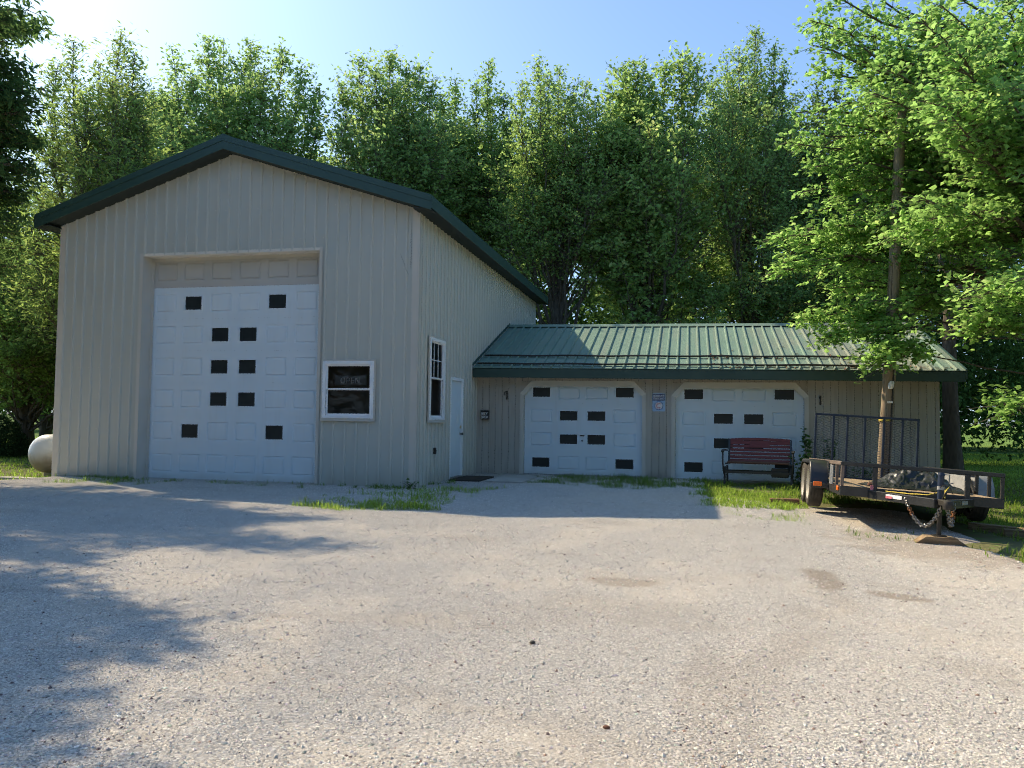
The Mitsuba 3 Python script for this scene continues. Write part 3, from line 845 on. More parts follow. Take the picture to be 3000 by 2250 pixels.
for s in (-1, 1):
    e = s * (LB / 2)
    bput('frame', cat(beam((e, back_pt(-.02)[0], back_pt(-.02)[1]), (e, back_pt(.50)[0], back_pt(.50)[1]), .035, .03, (0, 1, 0)), beam((e, .16, .405), (e, -.40, .425), .035, .03)), 'm_black_iron')
    arm = [(e + s * .05, .18, .67), (e + s * .06, -.10, .69), (e + s * .06, -.38, .685), (e + s * .06, -.46, .66)]
    bput('armrest', cat(*[beam(p, q, .055, .028, (0, 0, 1)) for p, q in zip(arm, arm[1:])]), 'm_black_iron')
    bput('arm_support', tube(bez((e + s * .06, -.36, .67), (e + s * .07, -.46, .44), (e + s * .03, -.34, .16), 8), .016, 6), 'm_black_iron', smooth=40)
    bput('leg', cat(beam((e + s * .03, .16, 0), (e + s * .03, .12, .36), .04, .04, (0, 1, 0)), beam((e + s * .03, -.34, 0), (e + s * .03, -.30, .36), .04, .04, (0, 1, 0)), beam((e + s * .03, .22, .02), (e + s * .03, -.42, .02), .045, .035), beam((e + s * .03, .14, .28), (e + s * .03, -.32, .28), .03, .03)), 'm_black_iron')
bput('crossbar', cat(beam((-LB / 2 - .03, -.31, .25), (LB / 2 + .03, -.31, .25), .04, .045), beam((-LB / 2 - .03, .13, .25), (LB / 2 + .03, .13, .25), .04, .045)), 'm_black_iron')
bput('glider_box', box(LB / 2 - .36, LB / 2 - .03, -.20, .06, .16, .34, .01), 'm_black_iron')

# ------------------------------------------------------------------ utility trailer (local x to the right, y to the rear, z up)
tl = thing('utility_trailer', 'black tandem axle utility trailer with an upright blue mesh ramp gate', 'trailer')
PSI = -0.05
_X = np.array([math.cos(PSI), math.sin(PSI), -.055]); _Y = np.array([-math.sin(PSI), math.cos(PSI), -.034])
_X /= np.linalg.norm(_X); _Z = np.cross(_X, _Y); _Z /= np.linalg.norm(_Z); _Y = np.cross(_Z, _X)
TM = np.eye(4); TM[:3, 0], TM[:3, 1], TM[:3, 2], TM[:3, 3] = _X, _Y, _Z, (7.722, -2.513, .40)
TW, TLN = 1.918, 4.42
hw = TW / 2


def tput(name, m, mt, parent=None, **k):
    return put(name, xf(m, TM), mt, parent or tl, **k)


def world(a, b, c):
    return TM[:3, 3] + a * _X + b * _Y + c * _Z


# frame
for s in (-1, 1):
    tput('side_rail', box(*sorted((s * hw, s * (hw - .05))), .05, TLN, -.13, -.005, .006), 'm_black_iron')
tput('front_rail', box(-hw, hw, 0, .05, -.13, -.004, .006), 'm_black_iron')
tput('rear_rail', box(-hw + .05, hw - .05, TLN - .05, TLN, -.13, -.006, .006), 'm_black_iron')
for k in range(6):
    yy = .6 + k * .64
    tput('cross_member', box(-hw + .05, hw - .05, yy - .025, yy + .025, -.11, -.045), 'm_black_iron')
npl = 11
for k in range(npl):
    a = -hw + .052 + k * (TW - .104) / npl
    tput('deck_plank', box(a + .003, a + (TW - .104) / npl - .003, .052, TLN - .06, -.042, -.004 - .003 * (k % 2), .004), 'm_deck')
# railing
HR = .314
tput('top_rail', box(-hw, hw, -.002, .046, HR - .05, HR, .005), 'm_black_iron')
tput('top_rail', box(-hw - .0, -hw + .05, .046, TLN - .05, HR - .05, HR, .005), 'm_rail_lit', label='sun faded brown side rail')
tput('top_rail', box(hw - .05, hw, .046, TLN - .05, HR - .05, HR, .005), 'm_black_iron')
for xx in (-hw + .42, hw - .42):
    tput('post', box(xx - .028, xx + .028, -.012, .036, -.12, HR - .05, .004), 'm_black_iron')
for s in (-1, 1):
    for yy in (.024, .55, 1.10, 1.18 + 2.15, TLN - .05):
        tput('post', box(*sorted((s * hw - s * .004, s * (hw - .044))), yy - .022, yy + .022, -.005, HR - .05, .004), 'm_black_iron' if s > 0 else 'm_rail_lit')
# tongue
cp = np.array([0.0, -1.18, -.075])
for s in (-1, 1):
    tput('tongue_beam', beam((s * .60, .02, -.085), (s * .06, -1.08, -.085), .055, .105, c=.006), 'm_black_iron')
    tput('warning_sticker', beam((s * .60 + -s * .17 + s * .031, -.33, -.075), (s * .60 - s * .30 + s * .031, -.60, -.075), .004, .045), 'm_letter' if s < 0 else 'm_plastic_grey')
tput('warning_sticker', beam((-.43 + .031 - .065, -.34, -.088), (-.38 + .031 - .065, -.45, -.088), .005, .03), 'm_sign_red')
tput('coupler', cat(box(-.045, .045, -1.34, -1.02, -.10, -.03, .012), xf(revolve([(0, -.07), (.055, -.07), (.062, -.02), (.05, .02), (.02, .04), (0, .042)], 14), np.array([[1, 0, 0, 0], [0, 1, 0, -1.36], [0, 0, 1, -.06], [0, 0, 0, 1.]])), beam((0, -1.12, -.02), (0, -1.24, .05), .02, .015)), 'm_dark_metal', smooth=35)
jk = np.array([0, -1.02, 0])
tput('jack', cat(tube([(0, -1.0, -.10), (0, -1.0, .24)], .035, 14), tube([(0, -1.0, .24), (0, -1.0, .275)], [.04, .032], 14), box(-.09, .09, -1.05, -.95, -.105, -.095, .003)), 'm_blue_iron', smooth=35)
tput('jack_collar', tube([(0, -1.0, .075), (0, -1.0, .115)], .039, 14), 'm_plastic_grey', smooth=35)
base = world(0, -1.0, -.1)
bw_top = G(base[0], base[1]) + .085
tip = world(0, -1.0, -.10 - (base[2] - bw_top))
put('jack_leg', cat(tube([base, tip + [0, 0, .012]], .026, 12), box(tip[0] - .07, tip[0] + .07, tip[1] - .06, tip[1] + .06, tip[2] + .001, tip[2] + .012)), 'm_brown_wood' if False else 'm_dark_metal', tl, smooth=35)
tput('jack_crank', cat(tube([(0.0, -1.0, .255), (.085, -1.0, .255), (.085, -1.0, .16), (.13, -1.0, .16)], .008, 6)), 'm_steel', smooth=35)
wire = [(-.45, -.25, -.02), (-.25, -.6, -.015), (-.1, -.85, .0), (.05, -.95, .06), (.08, -1.05, .12), (0.02, -1.12, .06), (0, -1.2, -.01)]
tput('wiring', tube(np.array(wire), .006, 5), 'm_yellow', smooth=40)
tput('wiring', tube(bez((-.06, -.92, .0), (.02, -1.18, .26), (.12, -1.06, .02), 12), .005, 5), 'm_dark_metal', smooth=40)


def chain(path, parent, n):
    path = np.asarray(path, float)
    seg = np.linalg.norm(np.diff(path, axis=0), axis=1); s = np.concatenate([[0], np.cumsum(seg)])
    P = np.stack([np.interp(np.linspace(0, s[-1], n + 1), s, path[:, k]) for k in range(3)], 1)
    for i in range(n):
        d = P[i + 1] - P[i]; L = np.linalg.norm(d); d /= L
        a = np.cross(d, [0.3, 0.9, 0.1]); a /= np.linalg.norm(a); b = np.cross(d, a)
        if i % 2:
            a = b
        c = (P[i] + P[i + 1]) / 2
        t = np.linspace(0, 2 * math.pi, 11)
        loop = c + np.outer(np.cos(t) * L * .72, d) + np.outer(np.sin(t) * .019, a)
        put('link', tube(loop, .0068, 5, False), 'm_rust' if i in (4, 5, 6) and n > 14 else 'm_steel', parent, smooth=50)


ch = nm('safety_chain', tl)
A, B = world(-.30, -.66, -.07), world(-.02, -1.12, -.12)
t = np.linspace(0, 1, 24)[:, None]
chain(A * (1 - t) + B * t + np.array([0, 0, -1]) * (.27 * 4 * t * (1 - t)), ch, 26)
ch = nm('safety_chain', tl)
A, B = world(.17, -.88, -.07), world(.05, -1.12, -.12)
chain(A * (1 - t) + B * t + np.array([.02, 0, -1]) * (.24 * 4 * t * (1 - t)), ch, 22)
# axles, wheels, fenders
WR, WWD = .335, .205
for s in (-1, 1):
    for yy in (1.72, 2.56):
        w = nm('wheel', tl)
        xc = s * (hw + .145)
        pr = [(WR - .115, -WWD / 2 + .012), (WR - .05, -WWD / 2), (WR - .018, -WWD / 2 + .014), (WR, -WWD / 2 + .04), (WR, -.03), (WR - .008, -.027), (WR - .008, -.018), (WR, -.015), (WR, .015), (WR - .008, .018), (WR - .008, .027), (WR, .03), (WR, WWD / 2 - .04), (WR - .018, WWD / 2 - .014), (WR - .05, WWD / 2), (WR - .115, WWD / 2 - .012)]
        M = np.array([[0, 0, 1.0, xc], [1, 0, 0, yy], [0, 1, 0, -.075], [0, 0, 0, 1]])
        tput('tyre', xf(revolve(pr, 36), M), 'm_tyre', w, smooth=40)
        o = s
        rp = [(0.0, .045), (.045, .05), (.05, .03), (.09, .022), (.13, .045), (.17, .055), (WR - .11, WWD / 2 - .006), (WR - .118, WWD / 2 - .03), (WR - .118, -.06)]
        if s < 0:
            rp = [(a, -b) for a, b in rp]
        tput('rim', xf(revolve(rp, 28), M), 'm_rim', w, smooth=40)
        tput('hub_cap', xf(revolve([(0, s * .085), (.03, s * .08), (.04, s * .045)], 14), M), 'm_steel', w, smooth=40)
    # fender over both wheels
    xo, xi = s * (hw + .255), s * (hw + .012)
    prof = [(1.26, -.03), (1.30, .12), (1.42, .255), (1.58, .305), (2.70, .305), (2.86, .255), (2.98, .12), (3.02, -.03)]
    V, Fc = [], []
    for k, (yy, zz) in enumerate(prof):
        for xx, dz in ((xi, 0), (xo - s * .02, 0), (xo, -.02), (xo, -.055 if 0 < k < 7 else -.03)):
            V.append((xx, yy, zz + dz))
        if k:
            q = 4 * k
            for j in range(3):
                Fc.append((q - 4 + j, q - 3 + j, q + 1 + j, q + j))
    tput('fender', (np.array(V), np.array(Fc)), 'm_plastic_black' if s < 0 else 'm_plastic_grey', smooth=50)
    tput('fender_plate', box(*sorted((s * (hw + .0), s * (hw + .01))), 1.28, 3.0, -.01, .30, .003), 'm_plastic_grey' if s > 0 else 'm_plastic_black')
    tput('running_board', cat(box(*sorted((s * hw, s * (hw + .25))), 1.18, 1.255, -.10, -.035, .006)), 'm_black_iron')
    tput('axle', cat(tube([(s * .1, 1.72, -.075), (s * (hw + .1), 1.72, -.075)], .035, 8), tube([(s * .1, 2.56, -.075), (s * (hw + .1), 2.56, -.075)], .035, 8), beam((s * (hw - .05), 1.4, -.12), (s * (hw - .05), 2.9, -.12), .05, .04)), 'm_black_iron')
tput('marker_light', box(-hw - .22, -hw - .10, 1.155, 1.178, -.075, -.012, .006), 'm_amber')
tput('marker_light', box(-hw - .022, -hw - .001, .10, .22, -.075, -.015, .006), 'm_amber')
tput('marker_light', box(-hw + .36, -hw + .40, -.026, -.013, -.03, .03, .004), 'm_sign_red')
for k, yy in enumerate((.72, .84, .96)):
    tput('strap_winch', box(-hw - .02, -hw - .005, yy - .025, yy + .025, -.02 - .1 * 0, .25, .004), 'm_plastic_grey')
tput('tool_box', box(hw - .075, hw - .055, 1.35, 3.2, .0, .235, .006), 'm_plastic_grey', label='grey inner side panel')
tput('post', beam((hw - .065, 1.34, .21), (hw - .065, 1.02, .02), .03, .045), 'm_black_iron')
# ramp gate
gt = nm('ramp_gate', tl)
tag(gt, 'dark blue steel ramp gate filled with expanded mesh')
GH, gw = 1.157, 1.77 / 2
yg = TLN + .02
for zz in (.0, GH - .02):
    tput('rail', box(-gw, gw, yg - .02, yg + .02, zz - .02, zz + .02, .004), 'm_blue_iron', gt)
for k in range(7):
    xx = -gw + .02 + k * (2 * gw - .04) / 6
    xx += (0, .02, -.03, -.02, .01, .03, 0)[k]
    tput('bar', box(xx - .018, xx + .018, yg - .022, yg + .022, .02, GH - .04, .004), 'm_blue_iron', gt)
V = []
segs = []
dx, dz = .058, .023
nz = int((GH - .06) / dz)
for r in range(nz):
    z0_ = .02 + r * dz
    pts = []
    nn = int(2 * (gw - .02) / dx)
    for c in range(nn + 1):
        u = -gw + .02 + c * dx
        pts.append((u, z0_ + (dz if (c % 2) == (r % 2) else 0)))
    for p, q in zip(pts, pts[1:]):
        segs.append((p, q))
S = np.array(segs)
n = len(S)
wv = .0034
Vv = np.zeros((n, 4, 3))
Vv[:, 0] = np.stack([S[:, 0, 0], np.full(n, yg), S[:, 0, 1] - wv], 1); Vv[:, 1] = np.stack([S[:, 1, 0], np.full(n, yg), S[:, 1, 1] - wv], 1)
Vv[:, 2] = np.stack([S[:, 1, 0], np.full(n, yg + .006), S[:, 1, 1] + wv], 1); Vv[:, 3] = np.stack([S[:, 0, 0], np.full(n, yg + .006), S[:, 0, 1] + wv], 1)
tput('expanded_mesh', (Vv.reshape(-1, 3), np.arange(4 * n).reshape(-1, 4)), 'm_blue_iron', gt, kind='stuff')

# timber under the jack, chocks, timbers
tx_, ty_ = tip[0], tip[1]
gz = G(tx_, ty_)
put_block = prism([(-.30, -.02), (.30, -.02), (.155, .085), (-.155, .085)], -.10, .10, lambda u, v, w: (tx_ + u * .998 + .05 * w, ty_ + w - .03 * u, gz + v))
tag(put('timber_block', put_block, 'm_old_wood'), 'weathered timber block with sloping ends under the trailer jack', 'timber block')
wl = world(-hw - .145, 1.6, -.40)
wl2 = world(-hw - .145, 2.75, -.40)
cz = G(6.4, -.2)
tag(put('wheel_chock', xf(box(-.26, .20, -.05, .05, -.03, .10, .006), rotz(.1, (6.37, -.02, cz))), 'm_brown_wood'), 'reddish timber chock wedged behind the left trailer wheels', 'wheel chock')
for k, (px_, py_, ln, an) in enumerate(((9.02, -1.7, 1.0, .75), (9.12, -2.0, .5, .2))):
    g_ = G(px_, py_)
    tag(put('loose_timber', xf(box(-ln / 2, ln / 2, -.06, .06, -.03 + .1 * 0, .075, .006), rotz(-an, (px_, py_, g_))), 'm_old_wood'), ('long old timber lying in the grass beside the trailer', 'short old timber lying before the longer one beside the trailer')[k], 'timber')

# crumpled black plastic sheet on the deck
n1, n2 = 70, 46
U, Vg = np.meshgrid(np.linspace(-1, 1, n1), np.linspace(-1, 1, n2))
q = np.stack([U * 2.2, Vg * 2.2, U * 0], -1)
fold = np.abs(meshkit.fbm(q * np.array([4.5, 2.2, 1]) + 4, 5, 3) - .5) * 2
r = np.sqrt(U ** 2 + Vg ** 2)
hgt = 1.55 * (.16 * np.exp(-((U + .15) ** 2 / .22 + Vg ** 2 / .35)) + .11 * np.exp(-((U - .45) ** 2 / .10 + (Vg + .1) ** 2 / .3))) + .085 * fold * (1 - .6 * np.clip(r - .4, 0, 1))
X_ = U * (.62 + .08 * meshkit.noise(q * .9 + 9)) + .05 * (meshkit.noise(q * 3 + 5) - .5)
Y_ = Vg * (.42 + .12 * meshkit.noise(q * 1.1 + 2)) + .06 * (meshkit.noise(q * 3 + 15) - .5)
edge = np.clip((np.maximum(abs(U), abs(Vg)) - .88) / .12, 0, 1)
Z_ = hgt * (1 - edge) * .95 + .004
V = np.stack([X_ + .12, Y_ + 1.05, Z_], -1).reshape(-1, 3)
i = (np.arange(n2 - 1)[:, None] * n1 + np.arange(n1 - 1)[None]).ravel()
tag(put('plastic_sheet', xf((V, np.stack([i, i + 1, i + n1 + 1, i + n1], 1)), TM), 'm_plastic_black', smooth=40), 'crumpled black plastic sheet heaped on the trailer deck', 'plastic sheet')
tag(put('deck_scrap', xf(cat(box(-.52, -.44, .62, .70, -.0, .05, .012), box(-.46, -.40, .68, .75, -.0, .035, .01)), TM), 'm_brown_wood'), 'small reddish scrap lying at the left end of the plastic sheet', 'scrap')

# ------------------------------------------------------------------ utility pole with yard light
up_ = thing('utility_pole', 'leaning wooden utility pole behind the trailer with a yard light on top', 'utility pole')
pb, pt = np.array([8.30, 2.25, -.2]), np.array([8.77, 2.35, 7.55])
tt = np.linspace(0, 1, 16)[:, None]
pp = pb * (1 - tt) + pt * tt + np.stack([.02 * np.sin(tt[:, 0] * 5), 0 * tt[:, 0], 0 * tt[:, 0]], 1)
put('shaft', tube(pp, np.linspace(.118, .088, 16), 16), 'm_pole', up_, smooth=40)


def pole_at(z):
    return pb + (pt - pb) * ((z - pb[2]) / (pt[2] - pb[2]))


a = pole_at(1.98) + [-.02, -.135, 0]
put('white_insulator', xf(revolve([(0, -.075), (.035, -.07), (.05, -.03), (.05, .03), (.03, .07), (0, .075)], 12), np.array([[1, 0, 0.2, a[0] + .05], [0, 1, 0, a[1]], [0, 0, 1, a[2]], [0, 0, 0, 1.]])), 'm_white', up_, smooth=50)
a = pole_at(1.66) + [.03, -.13, 0]
put('cable_clip', box(a[0] - .04, a[0] + .04, a[1] - .03, a[1] + .03, a[2] - .015, a[2] + .02, .006), 'm_white', up_)
put('conduit', tube([pole_at(.0) + [.075, -.11, 0], pole_at(1.5) + [.07, -.11, 0], pole_at(3.2) + [.06, -.11, 0]], .014, 8), 'm_dark_metal', up_, smooth=40)
a = pole_at(1.33)
put('strap', tube([a - [0, 0, .02], a + [0, 0, .02]], .121, 18, False), 'm_yellow', up_, smooth=40)
a = pole_at(7.05)
put('lamp_arm', tube(bez(a, a + [-.1, -.2, .28], a + [-.34, -.28, .30], 8), .02, 8), 'm_steel', up_, smooth=40)
v, f = revolve([(0, .12), (.06, .11), (.09, .02), (.17, -.03), (.17, -.045), (.10, -.04), (.09, -.12), (0, -.16)], 20)
put('yard_light', (v + (a + [-.36, -.28, .22]), f), 'm_steel', up_, smooth=40)
a, b = pole_at(6.75), np.array([14.5, 4.0, 6.95])
t = np.linspace(0, 1, 18)[:, None]
tag(put('power_line', tube(a * (1 - t) + b * t - np.array([0, 0, .35]) * 4 * t * (1 - t), .012, 5), 'm_letter', smooth=40), 'overhead cable coloured pale for its glint, running right from the utility pole', 'cable')  # near white colour stands in for the glint on the cable
mp = np.array([mx - .12, my - .04, mz + 1.70])
a = pole_at(6.6)
put('power_line', tube(a * (1 - t) + mp * t - np.array([0, 0, .4]) * 4 * t * (1 - t), .011, 5), 'm_dark_metal', smooth=40)
tag('power_line_001', 'dark drop cable from the utility pole to the roof mast', 'cable')

# ------------------------------------------------------------------ vegetation
def unit(v):
    return v / (np.linalg.norm(v, axis=-1, keepdims=True) + 1e-12)


class Leaves:
    """Collects leaves and turns them into one mesh with a colour for each leaf."""

    def __init__(self):
        self.c, self.n, self.t, self.s, self.k = [], [], [], [], []

    def add(self, c, n, t, s, k):
        self.c.append(c); self.n.append(n); self.t.append(t); self.s.append(s); self.k.append(k)

    def count(self):
        return sum(map(len, self.c))

    def mesh(self, template, faces):
        c, n, t = np.vstack(self.c), unit(np.vstack(self.n)), np.vstack(self.t)
        t = unit(t - n * (t * n).sum(1, keepdims=True)); b = np.cross(n, t)
        s, k = np.concatenate(self.s)[:, None, None], np.vstack(self.k)
        P = np.asarray(template, float)
        V = c[:, None] + s * (P[None, :, :1] * t[:, None] + P[None, :, 1:2] * b[:, None] + P[None, :, 2:] * n[:, None])
        m = len(P)
        F = (np.asarray(faces)[None] + (np.arange(len(c)) * m)[:, None, None]).reshape(-1, 3)
        return (V.reshape(-1, 3), F), np.repeat(k, m, 0)


RHOMB = [(-.5, 0, 0), (0.02, .30, .07), (.5, 0, -.05), (0.02, -.30, .07)]
RHOMB_F = [(0, 1, 2), (0, 2, 3)]
_mp = [(-.50, 0, 0), (-.14, .42, -.03), (.10, .24, .02), (.55, 0, -.10), (.10, -.24, .02), (-.14, -.42, -.03)]
MAPLE = [(0.0, 0, .05)] + _mp
MAPLE_F = [(0, i + 1, (i + 1) % 6 + 1) for i in range(6)]
NARROW = [(-.5, 0, 0), (0.0, .17, .03), (.5, 0, -.06), (0.0, -.17, .03)]


def tint(r, n, base, var=0.25, yellow=0.15):
    k = np.asarray(base)[None] * (1 + var * r.normal(0, 1, (n, 1)).clip(-1.8, 1.8))
    y = r.random((n, 1)) ** 3 * yellow
    return np.clip(k * (1 - y) + y * np.array([0.30, 0.34, 0.05]), 0.005, 0.6)


class Wood:
    def __init__(self):
        self.m = []

    def tube(self, p, r, k=5):
        self.m.append(tube(p, r, k, False))

    def sticks(self, A, B, r0, r1):
        """Many thin three sided twigs at once."""
        n = len(A)
        d = unit(B - A); a = unit(np.cross(d, [.3, .5, .81])); b = np.cross(d, a)
        V = np.zeros((n, 6, 3))
        for j in range(3):
            o = math.cos(j * 2.0944) * a + math.sin(j * 2.0944) * b
            V[:, j] = A + o * np.asarray(r0).reshape(-1, 1); V[:, 3 + j] = B + o * np.asarray(r1).reshape(-1, 1)
        f = []
        for j in range(3):
            k = (j + 1) % 3
            f += [(j, k, 3 + k), (j, 3 + k, 3 + j)]
        self.m.append((V.reshape(-1, 3), (np.array(f)[None] + (np.arange(n) * 6)[:, None, None]).reshape(-1, 3)))

    def mesh(self):
        return cat(*self.m)


def foliate(L, Wd, r, limb, s0, rad, ntw, nlf, size, color, shape='plume', lift=0.6, spread=.14, hang=.35, var=.25, yellow=.15, nsd=.75):
    """Twigs with leaves along the limb (n, 3) from the share s0 of its length to the tip."""
    n = len(limb)
    s = s0 + (1 - s0) * r.random(ntw) ** 0.9
    f = s * (n - 1); i = np.minimum(f.astype(int), n - 2); f = (f - i)[:, None]
    P = limb[i] * (1 - f) + limb[i + 1] * f
    ax = unit(limb[i + 1] - limb[i])
    u = (s - s0) / (1 - s0)
    prof = np.clip(u * 4, .35, 1) * (1 - u) ** .5 + .16 if shape == 'plume' else np.clip(1.25 - .9 * u, .25, 1)
    az = r.random(ntw) * 2 * math.pi
    if shape == 'tier':
        side = unit(np.cross(ax, [0, 0, 1.0])) * np.where(r.random((ntw, 1)) < .5, -1, 1)
        D = unit(ax * r.uniform(.35, 1.0, (ntw, 1)) + side * r.uniform(.3, 1.1, (ntw, 1)) + np.array([0, 0, 1]) * r.normal(lift, .28, (ntw, 1)))
    else:
        D = unit(np.stack([np.cos(az), np.sin(az), r.uniform(lift - .5, lift + .5, ntw)], 1) + .35 * ax)
    Ln = rad * prof * r.uniform(.45, 1.2, ntw)
    Q = P + D * Ln[:, None] - np.array([0, 0, 1]) * (.10 * Ln ** 2 * (shape == 'tier'))[:, None]
    Wd.sticks(P, Q, .007 + .004 * Ln, np.full(ntw, .003))
    m = np.maximum(2, (nlf * (Ln / rad) ** .8 * r.uniform(.6, 1.3, ntw)).astype(int))
    idx = np.repeat(np.arange(ntw), m)
    k = len(idx)
    w = r.random(k)[:, None] ** .75 * .95 + .08
    C = P[idx] * (1 - w) + Q[idx] * w + r.normal(0, spread, (k, 3)) * np.array([1, 1, .8])
    N = unit(np.array([0, 0, 1.0]) + r.normal(0, nsd, (k, 3)))
    Tn = unit(D[idx] + r.normal(0, .7, (k, 3)) - np.array([0, 0, hang]))
    base = np.asarray(color) * r.uniform(.85, 1.18)
    L.add(C, N, Tn, size * r.uniform(.65, 1.25, k), tint(r, k, base, var, yellow))


def tree(name, label, category, base, trunk_r, limbs, seed, color, nlf=25, ntw=50, size=.155, template=(RHOMB, RHOMB_F), group=None, leaf='m_leaf', **kw):
    """limbs: (tip xyz, share of the way up from the ground where it leaves the trunk, foliage radius, share of the limb that is bare)."""
    r = np.random.default_rng(seed)
    L, Wd = Leaves(), Wood()
    base = np.asarray(base, float)
    tips = np.array([l[0] for l in limbs])
    top = tips[np.argmax(tips[:, 2])]
    H = top[2] - base[2]
    n = 12
    tk = bez(base - [0, 0, .3], base + [r.normal(0, .2), r.normal(0, .2), H * .55], base * .55 + top * .45 + [0, 0, H * .12], n)
    Wd.tube(tk, np.linspace(trunk_r * 1.15, trunk_r * .42, n) * np.concatenate([[1.3, 1.05], np.ones(n - 2)]), 9)
    for tip, share, rad, bare, *more in limbs:
        tip = np.asarray(tip, float)
        i = min(share, .97) * (n - 1); j = int(i); a = tk[j] * (1 - (i - j)) + tk[min(j + 1, n - 1)] * (i - j)
        d = tip - a
        ctl = a + d * np.array([.62, .62, .38]) + r.normal(0, .12, 3) * np.linalg.norm(d) * .25
        limb = bez(a, ctl, tip, 10)
        limb[1:-1] += r.normal(0, .05, (8, 3))
        Wd.tube(limb, np.linspace(trunk_r * (.22 if more else .34), .010, 10), 5)
        foliate(L, Wd, r, limb, bare, rad, int(ntw * np.clip(np.linalg.norm(d) / 6, .62, 2.0)), nlf, size, color, **(dict(kw, lift=more[0], spread=.085) if more else kw))
        if not more and rad > .5:                          # a dense pointed spray at the tip of each upright limb
            foliate(L, Wd, r, limb, .72, rad * .42, 46, 15, size * .95, color, **dict(kw, lift=1.0, spread=.10))
    key = thing(name, label, category, group)
    put('trunk', Wd.mesh(), 'm_bark', key, smooth=60)
    (V, F), C = L.mesh(*template)
    scene[key + '__crown'] = mikit.ply((V, F), leaf, color=C)
    nm.used[key + '__crown'] = 0
    tree.total += len(F)
    return key


tree.total = 0
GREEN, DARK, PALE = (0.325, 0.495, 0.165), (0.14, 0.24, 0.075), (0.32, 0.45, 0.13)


def row_tree(label, bx, d, tops, seed, color=GREEN, low=None, trunk_r=.2, name='maple_tree', category='tree', clumps=52, bottom=900, **kw):
    """tops: (px, py, depth offset, foliage radius). Every top is the tip of a steep limb; shorter boughs fill the crown between and below them."""
    r = np.random.default_rng(seed + 900)
    d = d + (2.5 if seed < 20 else 0)
    base = at(bx, 1235, d); base[2] = 0
    limbs = []
    for (px, py, dd, rad) in tops:
        limbs.append((at(px, py + 38, d + dd), r.uniform(.18, .34), rad * 1.45, r.uniform(.34, .46)))
    xs_ = np.array([t[0] for t in tops]); o = np.argsort(xs_)
    x0, x1 = xs_.min(), xs_.max()
    zt = max(l[0][2] for l in limbs)
    k = 0
    while k < clumps:
        px = r.uniform(x0 - 85, x1 + 85)
        top = np.interp(px, xs_[o], np.array([t[1] for t in tops])[o]) + 75 + .9 * max(x0 - px, px - x1, 0)
        py = r.uniform(top, max(bottom, top + 120))
        q = at(px, py, d + r.uniform(-2.0, 2.4))
        if q[2] < 2.0:
            continue
        limbs.append((q, np.clip((q[2] - r.uniform(1.5, 3.5)) / zt * .9, .08, .8), r.uniform(1.0, 1.85) * kw.get('fat', 1), r.uniform(.45, .62), r.uniform(-.15, .45)))
        k += 1
    kw.pop('fat', None)
    return tree(name, label, category, base, trunk_r, limbs, seed, color, **kw)


B = 'trees in the row behind the buildings'
row_tree('upright maple with pointed tops behind the ridge of the barn', 700, 27.5, [(505, 108, 0, 1.5), (560, 190, -1.5, 1.3), (610, 84, .5, 1.2), (655, 95, 1.0, 1.2), (735, 86, -.5, 1.3), (775, 180, -1.5, 1.4), (830, 106, .5, 1.2), (885, 150, 0, 1.2), (930, 225, -.5, 1.1), (930, 330, -1, 1.2), (560, 330, -2, 1.5), (850, 330, -2, 1.5)], 11, size=.175, lift=.35)
row_tree('broad maple with a domed top right of the sky gap above the barn', 1110, 27.0, [(1000, 215, -.5, 1.3), (1050, 135, 0, 1.4), (1100, 175, -1, 1.4), (1140, 124, .5, 1.3), (1190, 165, 0, 1.3), (1235, 158, .3, 1.2), (1260, 225, -.5, 1.3), (1000, 330, -1.5, 1.4), (1120, 300, -2, 1.5), (1230, 330, -1.5, 1.4)], 12, yellow=.25, bottom=640, size=.16, lift=.4)
row_tree('slim maple with thin spires between two taller maples', 1390, 29.0, [(1290, 240, 0, 1.0), (1335, 205, .5, .9), (1395, 205, -.5, .9), (1432, 152, .5, .9), (1475, 235, 0, 1.0), (1500, 300, 0, .9), (1340, 340, -1, 1.2), (1440, 340, -1, 1.2)], 13, color=(0.285, 0.445, 0.14), bottom=780)
row_tree('vase shaped maple with feathery plumes and a dark bare trunk', 1625, 25.5, [(1530, 205, 0, .9), (1575, 148, .3, 1.0), (1605, 190, -.5, 1.0), (1640, 178, .5, .9), (1680, 215, 0, 1.0), (1715, 212, .3, .9), (1745, 265, 0, .9), (1560, 330, -1, 1.1), (1690, 330, -1, 1.1)], 14, color=(0.33, 0.50, 0.155), trunk_r=.22, bottom=680, size=.13, lift=.95)
row_tree('tall dense maple with a bright rounded top near the middle', 1900, 26.0, [(1780, 215, 0, 1.2), (1830, 160, .4, 1.3), (1858, 147, -.3, 1.2), (1905, 185, 0, 1.4), (1950, 150, .5, 1.3), (2000, 122, 0, 1.4), (2045, 165, -.4, 1.4), (1800, 330, -1.5, 1.5), (1900, 340, -2.2, 1.7), (2010, 340, -2.4, 1.8)], 15, color=(0.33, 0.50, 0.155), bottom=860, size=.18, lift=.3)
row_tree('tallest maple of the row with an uneven spiked top', 2190, 27.0, [(2085, 205, 0, 1.3), (2130, 140, .3, 1.2), (2165, 105, 0, 1.2), (2215, 55, .4, 1.1), (2268, 100, 0, 1.0), (2295, 175, -.3, 1.0), (2150, 270, -2, 1.6), (2250, 280, -2, 1.5), (2090, 350, -2.5, 1.6), (2300, 330, -1, 1.3)], 16, color=GREEN, bottom=860, size=.14, lift=.8)
